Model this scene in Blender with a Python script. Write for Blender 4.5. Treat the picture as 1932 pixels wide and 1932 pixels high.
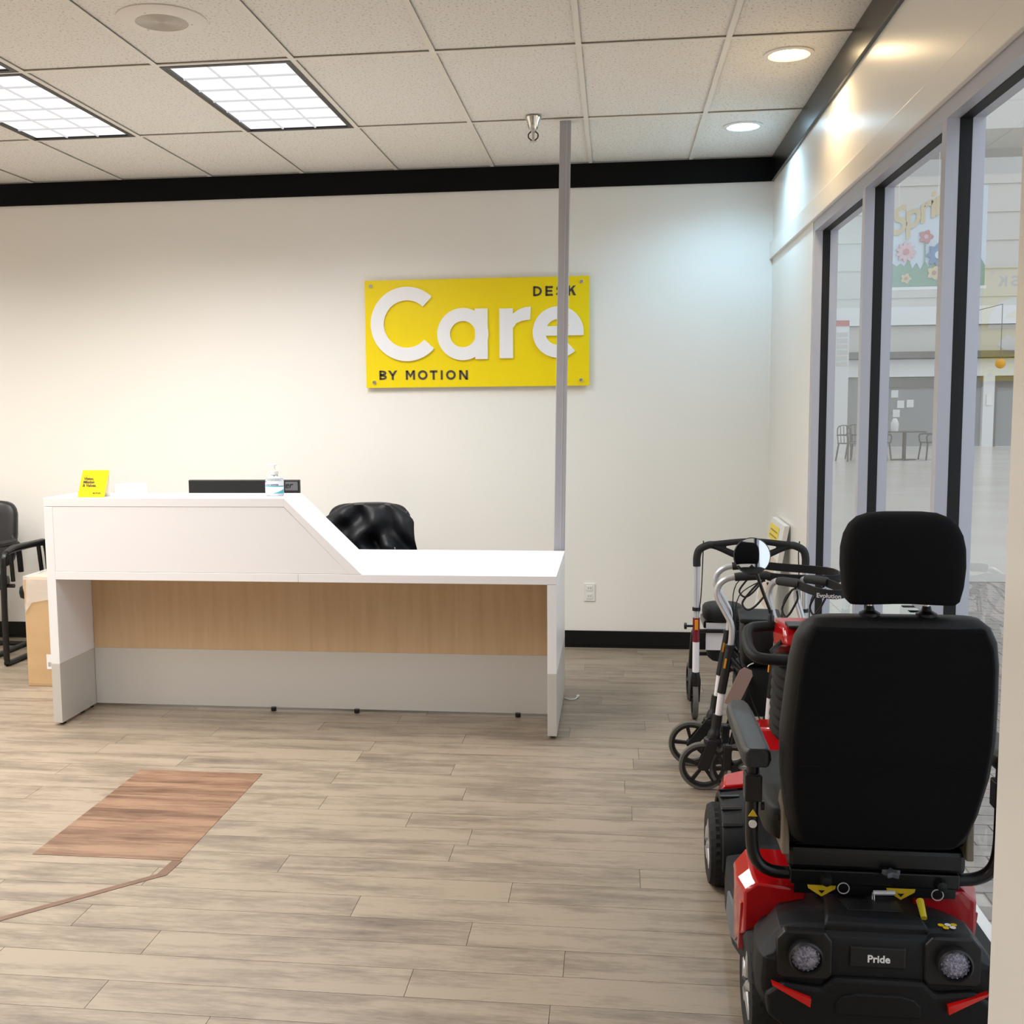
import bpy, bmesh, math, random
from mathutils import Vector, Matrix
random.seed(7)
for o in list(bpy.data.objects): bpy.data.objects.remove(o)
SC = bpy.context.scene
COL = SC.collection
PI = math.pi

# ---------------------------------------------------------------- camera
H = 1.578
def cam_axes(yaw, pit, rol):
    f = Vector((math.sin(yaw)*math.cos(pit), math.cos(yaw)*math.cos(pit), math.sin(pit)))
    r = Vector((math.cos(yaw), -math.sin(yaw), 0)); d = f.cross(r)
    c, s = math.cos(rol), math.sin(rol)
    return c*r+s*d, -s*r+c*d, f
cr, cd, cf = cam_axes(*[math.radians(a) for a in (-7.12788688, -5.92549198, 0.53461292)])
cam_data = bpy.data.cameras.new('camera'); cam = bpy.data.objects.new('camera', cam_data); COL.objects.link(cam)
m = Matrix((( cr.x, -cd.x, -cf.x, 0), (cr.y, -cd.y, -cf.y, 0), (cr.z, -cd.z, -cf.z, H), (0, 0, 0, 1)))
cam.matrix_world = m
cam_data.sensor_width = 36; cam_data.lens = 36*2110.1/1932
cam_data.shift_x = 69.05/1932; cam_data.shift_y = 13.25/1932
cam_data.clip_start = 0.05; cam_data.clip_end = 200
SC.camera = cam

# ---------------------------------------------------------------- light and exposure
world = bpy.data.worlds.new('world'); SC.world = world; world.use_nodes = True
bg = world.node_tree.nodes['Background']
bg.inputs[0].default_value = (0.86, 0.93, 1.0, 1); bg.inputs[1].default_value = 1.45
TROFFER_W = 34.0                          # watts of each fluorescent troffer
SC.view_settings.view_transform = 'Standard'; SC.view_settings.look = 'None'
SC.view_settings.exposure = 0.0; SC.view_settings.gamma = 1.0
SC.view_settings.use_curve_mapping = False

# ---------------------------------------------------------------- helpers
def lin(c): return tuple((v/12.92 if v <= .04045 else ((v+.055)/1.055)**2.4) for v in c)
def rgb(r, g, b): return lin((r/255, g/255, b/255))
def mat(name, col, rough=.5, metal=0., noise=None, bump=None, coat=0., spec=.5, emit=None, sheen=0.):
    """noise=(scale xyz, second colour, contrast), bump=(scale, strength)"""
    M = bpy.data.materials.new(name); M.use_nodes = True
    nt = M.node_tree; b = nt.nodes['Principled BSDF']
    b.inputs['Base Color'].default_value = (*col, 1); b.inputs['Roughness'].default_value = rough
    b.inputs['Metallic'].default_value = metal; b.inputs['Coat Weight'].default_value = coat
    b.inputs['Specular IOR Level'].default_value = spec; b.inputs['Sheen Weight'].default_value = sheen
    if emit:
        b.inputs['Emission Color'].default_value = (*emit[0], 1); b.inputs['Emission Strength'].default_value = emit[1]
    if noise or bump: tc = nt.nodes.new('ShaderNodeTexCoord')
    if noise:
        sc, c2, con = noise
        mp = nt.nodes.new('ShaderNodeMapping'); mp.inputs['Scale'].default_value = sc
        n = nt.nodes.new('ShaderNodeTexNoise'); n.inputs['Scale'].default_value = 1; n.inputs['Detail'].default_value = 5
        r = nt.nodes.new('ShaderNodeValToRGB')
        r.color_ramp.elements[0].position = .5-con; r.color_ramp.elements[0].color = (*c2, 1)
        r.color_ramp.elements[1].position = .5+con; r.color_ramp.elements[1].color = (*col, 1)
        L = nt.links.new
        L(tc.outputs['Object'], mp.inputs[0]); L(mp.outputs[0], n.inputs[0]); L(n.outputs[0], r.inputs[0]); L(r.outputs[0], b.inputs['Base Color'])
    if bump:
        n2 = nt.nodes.new('ShaderNodeTexNoise'); n2.inputs['Scale'].default_value = bump[0]; n2.inputs['Detail'].default_value = 3
        bp = nt.nodes.new('ShaderNodeBump'); bp.inputs['Strength'].default_value = bump[1]; bp.inputs['Distance'].default_value = .004
        nt.links.new(tc.outputs['Object'], n2.inputs[0]); nt.links.new(n2.outputs[0], bp.inputs['Height']); nt.links.new(bp.outputs[0], b.inputs['Normal'])
    return M

WM = {}                                     # world matrices of things
def smooth(pts, n=6, closed=False):
    P = [Vector(p) for p in pts]; out = []
    N = len(P); rng = range(N) if closed else range(N-1)
    for i in rng:
        if closed: a, b, c, d = P[i-1], P[i], P[(i+1) % N], P[(i+2) % N]
        else: a, b, c, d = P[max(i-1, 0)], P[i], P[i+1], P[min(i+2, N-1)]
        for k in range(n):
            t = k/n
            out.append(.5*((2*b)+(c-a)*t+(2*a-5*b+4*c-d)*t*t+(3*b-a-3*c+d)*t**3))
    if not closed: out.append(P[-1])
    return out
class G:
    def __init__(s): s.v = []; s.f = []
    def add(s, vs, fs):
        k = len(s.v); s.v += [tuple(v) for v in vs]; s.f += [tuple(i+k for i in f) for f in fs]; return s
    def box(s, x0, x1, y0, y1, z0, z1):
        return s.add([(x0,y0,z0),(x1,y0,z0),(x1,y1,z0),(x0,y1,z0),(x0,y0,z1),(x1,y0,z1),(x1,y1,z1),(x0,y1,z1)],
                     [(0,3,2,1),(4,5,6,7),(0,1,5,4),(1,2,6,5),(2,3,7,6),(3,0,4,7)])
    def obox(s, c, size, rx=0, ry=0, rz=0):
        Rm = Matrix.Rotation(rz,3,'Z') @ Matrix.Rotation(ry,3,'Y') @ Matrix.Rotation(rx,3,'X')
        g = G().box(-size[0]/2,size[0]/2,-size[1]/2,size[1]/2,-size[2]/2,size[2]/2)
        return s.add([Vector(c)+Rm@Vector(v) for v in g.v], g.f)
    def prism(s, poly, axis, a0, a1):
        def P(p, a): return {'y':(p[0],a,p[1]), 'x':(a,p[0],p[1]), 'z':(p[0],p[1],a)}[axis]
        n = len(poly)
        fs = [tuple(range(n)), tuple(range(2*n-1, n-1, -1))]+[((i+1) % n, i, n+i, n+(i+1) % n) for i in range(n)]
        return s.add([P(p,a0) for p in poly]+[P(p,a1) for p in poly], fs)
    def tube(s, pts, r, n=10, closed=False, cap=True, sq=None):
        P = [Vector(p) for p in pts]; N = len(P)
        R_ = r if isinstance(r, (list, tuple)) else [r]*N
        T = []
        for i in range(N):
            a, b = (P[i-1], P[(i+1) % N]) if closed else (P[max(i-1,0)], P[min(i+1,N-1)])
            t = (b-a); T.append(t.normalized() if t.length > 1e-9 else Vector((0,0,1)))
        up = Vector((0,0,1)) if abs(T[0].z) < .9 else Vector((1,0,0))
        u = T[0].cross(up).normalized(); vs = []; fs = []
        for i in range(N):
            u = (u - T[i]*u.dot(T[i])).normalized(); w = T[i].cross(u)
            a_, b_ = (1, 1) if sq is None else sq
            for k in range(n):
                q = 2*PI*k/n
                vs.append(P[i]+(u*math.cos(q)*a_+w*math.sin(q)*b_)*R_[i])
        M_ = N if closed else N-1
        for i in range(M_):
            j = (i+1) % N
            for k in range(n): fs.append((i*n+k, i*n+(k+1) % n, j*n+(k+1) % n, j*n+k))
        if cap and not closed: fs += [tuple(range(n-1,-1,-1)), tuple((N-1)*n+k for k in range(n))]
        return s.add(vs, fs)
    def lathe(s, prof, c=(0,0,0), axis='z', n=24, a0=0, mod=None):
        c = Vector(c); vs = []; fs = []; m_ = len(prof)
        for k in range(n):
            q = a0+2*PI*k/n
            for i, (r, h) in enumerate(prof):
                if mod: r = mod(r, h, k, i)
                a, b = r*math.cos(q), r*math.sin(q)
                vs.append(c+Vector({'z':(a,b,h), 'x':(h,a,b), 'y':(a,h,b)}[axis]))
        for k in range(n):
            j = (k+1) % n
            for i in range(m_-1): fs.append((k*m_+i, j*m_+i, j*m_+i+1, k*m_+i+1))
        if prof[0][0] > 1e-6: fs.append(tuple(k*m_ for k in range(n-1,-1,-1)))
        if prof[-1][0] > 1e-6: fs.append(tuple(k*m_+m_-1 for k in range(n)))
        return s.add(vs, fs)
    def ring(s, prof, c=(0,0,0), axis='z', n=24, mod=None):      # closed profile, torus like
        g = G().lathe(list(prof)+[prof[0]], c, axis, n, 0, mod); g.f = [f for f in g.f if len(f) == 4]
        return s.add(g.v, g.f)
    def ell(s, c, size, e1=.4, e2=.4, nu=24, nv=12, fn=None):
        def p(v, e): return math.copysign(abs(v)**e, v)
        vs = []; fs = []; c = Vector(c)
        for j in range(nv+1):
            b = -PI/2+PI*j/nv
            for i in range(nu):
                a = 2*PI*i/nu
                q = Vector((p(math.cos(b),e1)*p(math.cos(a),e2)*size[0]/2, p(math.cos(b),e1)*p(math.sin(a),e2)*size[1]/2, p(math.sin(b),e1)*size[2]/2))
                if fn: q = fn(q)
                vs.append(c+q)
        for j in range(nv):
            for i in range(nu): fs.append((j*nu+i, j*nu+(i+1) % nu, (j+1)*nu+(i+1) % nu, (j+1)*nu+i))
        return s.add(vs, fs)
    def loft(s, rings, cap=True, closed=True):
        n = len(rings[0]); fs = []
        for j in range(len(rings)-1):
            for i in range(n if closed else n-1): fs.append((j*n+i, j*n+(i+1) % n, (j+1)*n+(i+1) % n, (j+1)*n+i))
        if cap: fs += [tuple(range(n-1,-1,-1)), tuple((len(rings)-1)*n+i for i in range(n))]
        return s.add([v for r in rings for v in r], fs)
    def move(s, Mx): s.v = [tuple(Mx @ Vector(v)) for v in s.v]; return s
    def mesh(s, name, M, sm=35):
        me = bpy.data.meshes.new(name); me.from_pydata(s.v, [], s.f)
        bm = bmesh.new(); bm.from_mesh(me); bmesh.ops.remove_doubles(bm, verts=bm.verts, dist=1e-6)
        bmesh.ops.recalc_face_normals(bm, faces=bm.faces); bm.to_mesh(me); bm.free()
        me.materials.append(M)
        if sm:
            me.polygons.foreach_set('use_smooth', [True]*len(me.polygons)); me.set_sharp_from_angle(angle=math.radians(sm))
        me.update(); return me
    def build(s, name, M, parent=None, sm=35, bevel=0, label=None, local=False, seg=2):
        if parent is not None and not local and parent in WM:
            s.move(WM[parent].inverted())
        return place(s.mesh(name, M, sm), name, parent, bevel, label, seg)
def place(me, name, parent=None, bevel=0, label=None, seg=2, loc=None):
    o = bpy.data.objects.new(name, me); COL.objects.link(o)
    if parent is not None:
        o.parent = parent
        if parent in WM: WM[o] = WM[parent]
    if loc: o.location = loc
    if bevel:
        b = o.modifiers.new('bevel', 'BEVEL'); b.width = bevel; b.segments = seg; b.limit_method = 'ANGLE'; b.angle_limit = math.radians(30)
        b.harden_normals = False
    if label: o['label'] = label
    return o
def thing(name, label, cat, loc=(0,0,0), rz=0, group=None):
    o = bpy.data.objects.new(name, None); COL.objects.link(o); o.empty_display_size = .1
    o.location = loc; o.rotation_euler = (0,0,rz); WM[o] = Matrix.Translation(loc) @ Matrix.Rotation(rz,4,'Z')
    return tag(o, label, cat, group)
def tag(o, label, cat, group=None):
    o['label'] = label; o['category'] = cat
    if group: o['group'] = group
    return o
def struct(o, label=None):
    o['kind'] = 'structure'
    if label: o['label'] = label
    return o
def setting(name, label=None):
    o = bpy.data.objects.new(name, None); COL.objects.link(o); WM[o] = Matrix.Identity(4); return struct(o, label)
def text_geo(txt, size, depth=.001, bold=0., spacing=1., align='LEFT', shear=0.):
    cu = bpy.data.curves.new('text', 'FONT'); cu.body = txt; cu.size = size; cu.extrude = depth/2; cu.offset = bold
    cu.space_character = spacing; cu.align_x = align; cu.shear = shear; cu.resolution_u = 3
    o = bpy.data.objects.new('text', cu); COL.objects.link(o)
    dg = bpy.context.evaluated_depsgraph_get(); me = bpy.data.meshes.new_from_object(o.evaluated_get(dg))
    g = G().add([v.co.copy() for v in me.vertices], [tuple(p.vertices) for p in me.polygons])
    bpy.data.objects.remove(o); bpy.data.curves.remove(cu); bpy.data.meshes.remove(me)
    return g
def text(name, txt, size, M, parent, origin, ex, ez, depth=.001, bold=0., spacing=1., align='LEFT', shear=0.):
    """flat lettering: origin point, ex reading direction, ez up direction (world)"""
    ex = Vector(ex).normalized(); ez = Vector(ez).normalized(); n = ex.cross(ez)
    g = text_geo(txt, size, depth, bold, spacing, align, shear)
    Mx = Matrix(((ex.x,ez.x,n.x,origin[0]),(ex.y,ez.y,n.y,origin[1]),(ex.z,ez.z,n.z,origin[2]),(0,0,0,1)))
    return g.move(Mx).build(name, M, parent, sm=0)
def arc(cx, cz, r, a0, a1, n=24):
    return [(cx+r*math.cos(math.radians(a0+(a1-a0)*k/n)), cz+r*math.sin(math.radians(a0+(a1-a0)*k/n))) for k in range(n+1)]

def ell_arc(cx, cz, rx, rz, a0, a1, n=20):
    return [(cx+rx*math.cos(math.radians(a0+(a1-a0)*k/n)), cz+rz*math.sin(math.radians(a0+(a1-a0)*k/n))) for k in range(n+1)]
def glyph(ch, x0, x1, z0, z1, w, y0, y1):
    g = G(); xm, zm = (x0+x1)/2, (z0+z1)/2; h = z1-z0
    def R(a, b, c, d): g.box(a, b, y0, y1, c, d)
    def Q(*p): g.prism(p, 'y', y0, y1)
    def half(cz, rz, xl, xr): g.prism(ell_arc(xl,cz,xr-xl,rz,-90,90,14)+ell_arc(xl,cz,xr-xl-w,rz-w*.92,90,-90,14), 'y', y0, y1)
    if ch == 'I': R(x0,x1,z0,z1)
    elif ch == 'T': R(x0,x1,z1-w,z1); R(xm-w/2,xm+w/2,z0,z1-w*.5)
    elif ch == 'E':
        R(x0,x0+w,z0,z1)
        for c in (z0, zm-w*.48, z1-w): R(x0+w*.5,x1-(0 if c != zm-w*.48 else w*.3),c,c+w*.95)
    elif ch == 'N': R(x0,x0+w,z0,z1); R(x1-w,x1,z0,z1); Q((x0,z1),(x0+w*1.2,z1),(x1,z0),(x1-w*1.2,z0))
    elif ch == 'M':
        R(x0,x0+w,z0,z1); R(x1-w,x1,z0,z1); zb = z0+h*.22
        Q((x0,z1),(x0+w*1.1,z1),(xm,zb+h*.32),(xm,zb)); Q((x1,z1),(xm,zb),(xm,zb+h*.32),(x1-w*1.1,z1))
    elif ch == 'Y': R(xm-w/2,xm+w/2,z0,zm); Q((x0,z1),(x0+w*1.2,z1),(xm+w*.5,zm-.02*h),(xm-w*.5,zm-.1*h)); Q((x1-w*1.2,z1),(x1,z1),(xm+w*.5,zm-.1*h),(xm-w*.5,zm-.02*h))
    elif ch == 'K': R(x0,x0+w,z0,z1); Q((x0+w*.8,zm-h*.18),(x0+w*.8,zm+h*.10),(x1-w*1.2,z1),(x1,z1)); Q((x0+w*1.4,zm+h*.05),(x0+w*2.3,zm+h*.22),(x1+w*.1,z0),(x1-w*1.2,z0))
    elif ch == 'O': 
        P = ell_arc(xm,zm,(x1-x0)/2,h/2*1.03,0,360,36)[:-1]; P2 = ell_arc(xm,zm,(x1-x0)/2-w,h/2*1.03-w,0,360,36)[:-1]; n = 36
        g.add([(a,y,b) for y in (y0,y1) for a,b in P]+[(a,y,b) for y in (y0,y1) for a,b in P2],
              [f for k in range(n) for f in ((k,(k+1)%n,2*n+(k+1)%n,2*n+k),(n+k,3*n+k,3*n+(k+1)%n,n+(k+1)%n),(k,n+k,n+(k+1)%n,(k+1)%n),(2*n+k,2*n+(k+1)%n,3*n+(k+1)%n,3*n+k))])
    elif ch == 'D': R(x0,x0+w,z0,z1); R(x0+w*.5,x0+w*1.6,z0,z0+w*.92); R(x0+w*.5,x0+w*1.6,z1-w*.92,z1); half(zm,h/2,x0+w*1.5,x1)
    elif ch == 'B':
        R(x0,x0+w,z0,z1)
        for cz, rz, xr in ((z0+h*.275,h*.275,x1),(z1-h*.265,h*.265,x1-w*.15)):
            R(x0+w*.5,x0+w*1.8,cz-rz,cz-rz+w*.85); R(x0+w*.5,x0+w*1.8,cz+rz-w*.85,cz+rz); half(cz,rz,x0+w*1.7,xr)
    elif ch == 'S':
        k = [(.93,.80),(.72,.90),(.48,.91),(.22,.84),(.15,.70),(.28,.58),(.55,.50),(.80,.41),(.86,.27),(.74,.13),(.48,.085),(.25,.11),(.05,.24)]
        P = smooth([(x0+a*(x1-x0),0,z0+b*h) for a,b in k],4); L_, R2 = [], []
        for i, p in enumerate(P):
            t = (P[min(i+1,len(P)-1)]-P[max(i-1,0)]).normalized(); n_ = Vector((-t.z,0,t.x))*w*.47
            L_.append((p.x+n_.x,p.z+n_.z)); R2.append((p.x-n_.x,p.z-n_.z))
        for i in range(len(P)-1): Q(L_[i],L_[i+1],R2[i+1],R2[i])
    return g
# ---------------------------------------------------------------- materials
PAINT = mat('wall_paint', rgb(243,240,234), .45, bump=(60,.04))
SEMIGLOSS = mat('semi_gloss_paint', rgb(242,238,231), .28)
BLACKTRIM = mat('black_trim', rgb(4,5,7), .3, spec=.35)
BAND = mat('black_satin_paint', rgb(6,7,9), .6, spec=.15)
BASEB = mat('black_vinyl', rgb(8,8,9), .45, spec=.35)
WHITE_LAM = mat('white_laminate', rgb(240,238,240), .35)
GREY_LAM = mat('grey_metallic_laminate', rgb(206,203,198), .38, .2)
MAPLE = mat('maple_veneer', rgb(212,182,146), .42, noise=((34,34,2.6), rgb(200,168,130), .22))
ALU = mat('anodised_aluminium', rgb(196,197,208), .42, .35)
GASKET = mat('black_gasket', rgb(8,8,10), .6)
WHITE_PL = mat('white_plastic', rgb(236,234,230), .4)
CHROME = mat('chrome', (.85,.85,.86), .12, 1.)
STEEL = mat('brushed_steel', (.6,.6,.61), .35, 1.)
BLACK_PL = mat('black_plastic', rgb(20,20,22), .42)
DARK_GREY_PL = mat('dark_grey_plastic', rgb(58,58,60), .5)
RUBBER = mat('black_rubber', rgb(24,24,25), .75)
YELLOW = mat('yellow_panel', rgb(250,222,0), .35)
INK = mat('dark_grey_lettering', rgb(74,66,58), .5)
WHITE_LET = mat('white_lettering', rgb(248,247,248), .4)
def tile_mat():
    M = mat('acoustic_tile', rgb(239,236,230), .9, bump=(180,.35)); nt = M.node_tree; b = nt.nodes['Principled BSDF']
    tc = nt.nodes.new('ShaderNodeTexCoord'); n = nt.nodes.new('ShaderNodeTexNoise'); n.inputs['Scale'].default_value = 95; n.inputs['Detail'].default_value = 2
    r = nt.nodes.new('ShaderNodeValToRGB'); e = r.color_ramp.elements
    e[0].position = .33; e[0].color = (*rgb(200,194,184),1); e[1].position = .42; e[1].color = (*rgb(239,236,230),1)
    nt.links.new(tc.outputs['Object'], n.inputs[0]); nt.links.new(n.outputs[0], r.inputs[0]); nt.links.new(r.outputs[0], b.inputs['Base Color']); return M
TILE = tile_mat()
GRID = mat('ceiling_grid_paint', rgb(236,232,224), .5)
def wood_mat(name, stops, sx=2.0, sy=15, rough=.42, var=.1):
    M = mat(name, (.5,.5,.5), rough); nt = M.node_tree; b = nt.nodes['Principled BSDF']; N = nt.nodes.new; L = nt.links.new
    tc = N('ShaderNodeTexCoord'); oi = N('ShaderNodeObjectInfo')
    add = N('ShaderNodeVectorMath'); add.operation = 'MULTIPLY_ADD'; add.inputs[1].default_value = (1,1,1)
    cmb = N('ShaderNodeCombineXYZ'); ml = N('ShaderNodeMath'); ml.operation = 'MULTIPLY'; ml.inputs[1].default_value = 37.
    L(oi.outputs['Random'], ml.inputs[0]); L(ml.outputs[0], cmb.inputs[0]); L(ml.outputs[0], cmb.inputs[1])
    L(tc.outputs['Object'], add.inputs[0]); L(cmb.outputs[0], add.inputs[2])
    def noise(scale, det, dist=0.):
        mp = N('ShaderNodeMapping'); mp.inputs['Scale'].default_value = scale
        n = N('ShaderNodeTexNoise'); n.inputs['Scale'].default_value = 1; n.inputs['Detail'].default_value = det; n.inputs['Distortion'].default_value = dist
        n.inputs['Roughness'].default_value = .62
        L(add.outputs[0], mp.inputs[0]); L(mp.outputs[0], n.inputs[0]); return n
    n1 = noise((sx, sy, 1), 6, .35); n2 = noise((sx*9, sy*7, 1), 5); n3 = noise((3.2, 6.5, 1), 4, .6)
    mx = N('ShaderNodeMath'); mx.operation = 'MULTIPLY_ADD'; mx.inputs[1].default_value = .42; L(n2.outputs[0], mx.inputs[0]); L(n1.outputs[0], mx.inputs[2])
    mx2 = N('ShaderNodeMath'); mx2.operation = 'MULTIPLY_ADD'; mx2.inputs[1].default_value = .35; L(n3.outputs[0], mx2.inputs[0]); L(mx.outputs[0], mx2.inputs[2])
    mx3 = N('ShaderNodeMath'); mx3.operation = 'MULTIPLY_ADD'; mx3.inputs[1].default_value = var; L(oi.outputs['Random'], mx3.inputs[0]); L(mx2.outputs[0], mx3.inputs[2])
    r = N('ShaderNodeValToRGB'); e = r.color_ramp.elements
    while len(e) < len(stops): e.new(.5)
    for k, (p, c) in enumerate(stops): e[k].position = p; e[k].color = (*c, 1)
    L(mx3.outputs[0], r.inputs[0]); L(r.outputs[0], b.inputs['Base Color'])
    bp = N('ShaderNodeBump'); bp.inputs['Strength'].default_value = .08; bp.inputs['Distance'].default_value = .002
    L(n2.outputs[0], bp.inputs['Height']); L(bp.outputs[0], b.inputs['Normal']); return M
PLANK = wood_mat('vinyl_plank', [(.56,rgb(80,70,60)),(.70,rgb(108,96,84)),(.84,rgb(126,113,98)),(1.0,rgb(148,134,117))])
PATCH = wood_mat('brown_vinyl_plank', [(.62,rgb(66,44,33)),(.77,rgb(97,70,52)),(.90,rgb(121,91,70)),(1.0,rgb(138,109,85))], 1.0, 14, .45)

# ---------------------------------------------------------------- room shell
WY, XR, CE = 7.152, .955, 3.045
XL, YN = -7.0, -3.5
wb = G().box(XL-.15, 1.07, WY, WY+.15, -.02, CE+.2).build('wall_back', PAINT, sm=0); struct(wb)
struct(G().box(XL-.15, XL, YN, WY, -.02, CE+.2).build('wall_left', PAINT, sm=0))
struct(G().box(XL-.15, 1.07, YN-.15, YN, -.02, CE+.2).build('wall_near', PAINT, sm=0))
HB = 2.44
wr = G().box(XR, 1.07, 5.725, WY, -.02, CE+.2).box(XR, 1.07, 1.72, 5.725, HB, CE+.2).box(XR, 1.07, YN, 1.72, -.02, CE+.2)
wt = G().box(.633, .936, 1.72, 1.90, 0, CE-.001).build('wall_return', SEMIGLOSS, sm=0, bevel=.004); struct(wt, 'white painted wall end close to the camera at the right')
struct(wr.build('wall_right', SEMIGLOSS, sm=0))
struct(G().box(.937, XR, YN, WY, 2.437, 2.535).build('trim_1', SEMIGLOSS, sm=0, bevel=.003), 'white board trim above the shop windows')
BT = 2.902
struct(G().box(XL, .94, WY-.016, WY, BT, CE).build('trim_2', BAND, sm=0, bevel=.002), 'black band along the top of the back wall')
struct(G().box(.938, XR, YN, WY, BT, CE).build('trim_3', BLACKTRIM, sm=0, bevel=.002), 'black band along the top of the window wall')
struct(G().box(XL, .955, WY-.012, WY, 0, .108).box(XL, .955, WY-.02, WY-.012, 0, .012).build('baseboard_back', BASEB, sm=0))
struct(G().box(XR-.01, XR, 5.735, WY-.012, 0, .108).build('baseboard_right', BASEB, sm=0))

# floor: base slab, individual planks where the photo shows them
fl = G().box(XL, XR, YN, WY, -.06, -.004)
FX0, FY0 = -5.0, 2.30
fl.box(XL, XR, YN, FY0, -.004, 0).box(XL, FX0, FY0, WY, -.004, 0)
floor = struct(fl.build('floor', PLANK, sm=0)); WM[floor] = Matrix.Identity(4)
PW, PL = .1485, 1.22
rows = int((WY-FY0)/PW)+1
known = {0:-.163, 1:-.555, 2:-.137, 4:-.808, 5:-.33, 8:-.52}
base_y = 2.796-PW*4
plank_me = G().box(-PL/2+.0008, PL/2-.0008, -PW/2+.0008, PW/2-.0008, 0, .004).mesh('plank', PLANK, 0)
for k in range(-1, 60):
    y0 = base_y+PW*k
    if y0+PW/2 < FY0: continue
    ya, yb = max(y0, FY0), min(y0+PW, WY)
    if yb-ya < .01: 
        if ya >= WY: break
        continue
    j = known.get(k-4+1, None)
    off = (j if j is not None else random.uniform(0, PL)) % PL
    x = FX0-PL+((off-FX0) % PL)
    while x < XR:
        xa, xb = max(x, FX0), min(x+PL, XR)
        if xb-xa > .01:
            if xb-xa > PL-.001 and yb-ya > PW-.001:
                place(plank_me, 'plank', floor, loc=((xa+xb)/2, (ya+yb)/2, -.004))
            else:
                hx, hy = (xb-xa)/2, (yb-ya)/2
                o = G().box(-hx+.0008, hx-.0008, -hy+.0008, hy-.0008, 0, .004).build('plank', PLANK, floor, 0, local=True)
                o.location = ((xa+xb)/2, (ya+yb)/2, -.004)
        x += PL
# brown repair patch and the brown strip
fp = thing('floor_patch', 'rectangular patch of brown wood planks let into the grey-beige floor', 'floor patch', (-1.77, 4.06, 0))
for k in range(6):
    G().box(-2.045, -1.498, 3.598+k*.1537+.0005, 3.598+(k+1)*.1537-.0005, .0002, .0016).build('plank', PATCH, fp, 0)
TAPE = mat('brown_strip', rgb(112,84,66), .5, noise=((9,9,9), rgb(96,70,55), .3))
st = thing('floor_strip', 'narrow brown strip bending across the planks from the brown patch', 'floor strip', (-1.6, 3.4, 0))
def ribbon(pts, w, z0, z1):
    P = [Vector((*p,0)) for p in pts]; L_, R_ = [], []
    for i, p in enumerate(P):
        t = (P[min(i+1,len(P)-1)]-P[max(i-1,0)]).normalized(); n_ = Vector((-t.y,t.x,0))*w/2
        L_.append(p+n_); R_.append(p-n_)
    poly = [(v.x,v.y) for v in L_]+[(v.x,v.y) for v in reversed(R_)]
    return G().prism(poly, 'z', z0, z1)
ribbon([(-1.508,3.594),(-1.516,3.475)], .036, .0003, .0018).build('strip_piece', TAPE, st, 0)
ribbon([(-1.512,3.482),(-1.884,3.112),(-2.5,2.5)], .027, .0003, .0016).build('strip_piece', TAPE, st, 0)

# ceiling: tiles in a T-bar grid
GX, GY, TX, TY = -.765, 4.825, .61, 1.215
ceil = struct(G().box(XL, 1.07, YN, WY, CE+.06, CE+.2).build('ceiling', PAINT, sm=0)); WM[ceil] = Matrix.Identity(4)
TROF = [(-2,0),(-2,-2),(-4,0),(-4,-1),(-7,0),(-7,-2),(-4,-3),(-7,-4),(-4,-5),(-9,-1)]  # includes one unseen panel above the frame, added to spread the light output
tile_me = G().box(-TX/2+.010, TX/2-.010, -TY/2+.010, TY/2-.010, 0, .015).mesh('ceiling_tile', TILE, 0)
for i in range(-11, 4):
    for j in range(-7, 3):
        xa, xb, ya, yb = GX+i*TX, GX+(i+1)*TX, GY+j*TY, GY+(j+1)*TY
        if (i,j) in TROF: continue
        xa, xb, ya, yb = max(xa,XL), min(xb,XR), max(ya,YN), min(yb,WY)
        if xb-xa < .05 or yb-ya < .05: continue
        if abs(xb-xa-TX) < 1e-4 and abs(yb-ya-TY) < 1e-4:
            o = place(tile_me, 'ceiling_tile', ceil, loc=((xa+xb)/2,(ya+yb)/2,CE+.009))
        else:
            o = G().box(xa+.010, xb-.010, ya+.010, yb-.010, CE+.009, CE+.024).build('ceiling_tile', TILE, ceil, 0)
for i in range(-10, 4):
    x = GX+i*TX
    if XL < x < XR-.03: G().box(x-.012, x+.012, YN, WY-.016, CE, CE+.003).box(x-.002,x+.002,YN,WY,CE+.003,CE+.04).build('grid_bar', GRID, ceil, 0)
for j in range(-6, 3):
    y = GY+j*TY
    if YN < y < WY: G().box(XL, XR-.017, y-.012, y+.012, CE+.0005, CE+.0035).box(XL,XR,y-.002,y+.002,CE+.003,CE+.04).build('grid_bar', GRID, ceil, 0)

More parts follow.
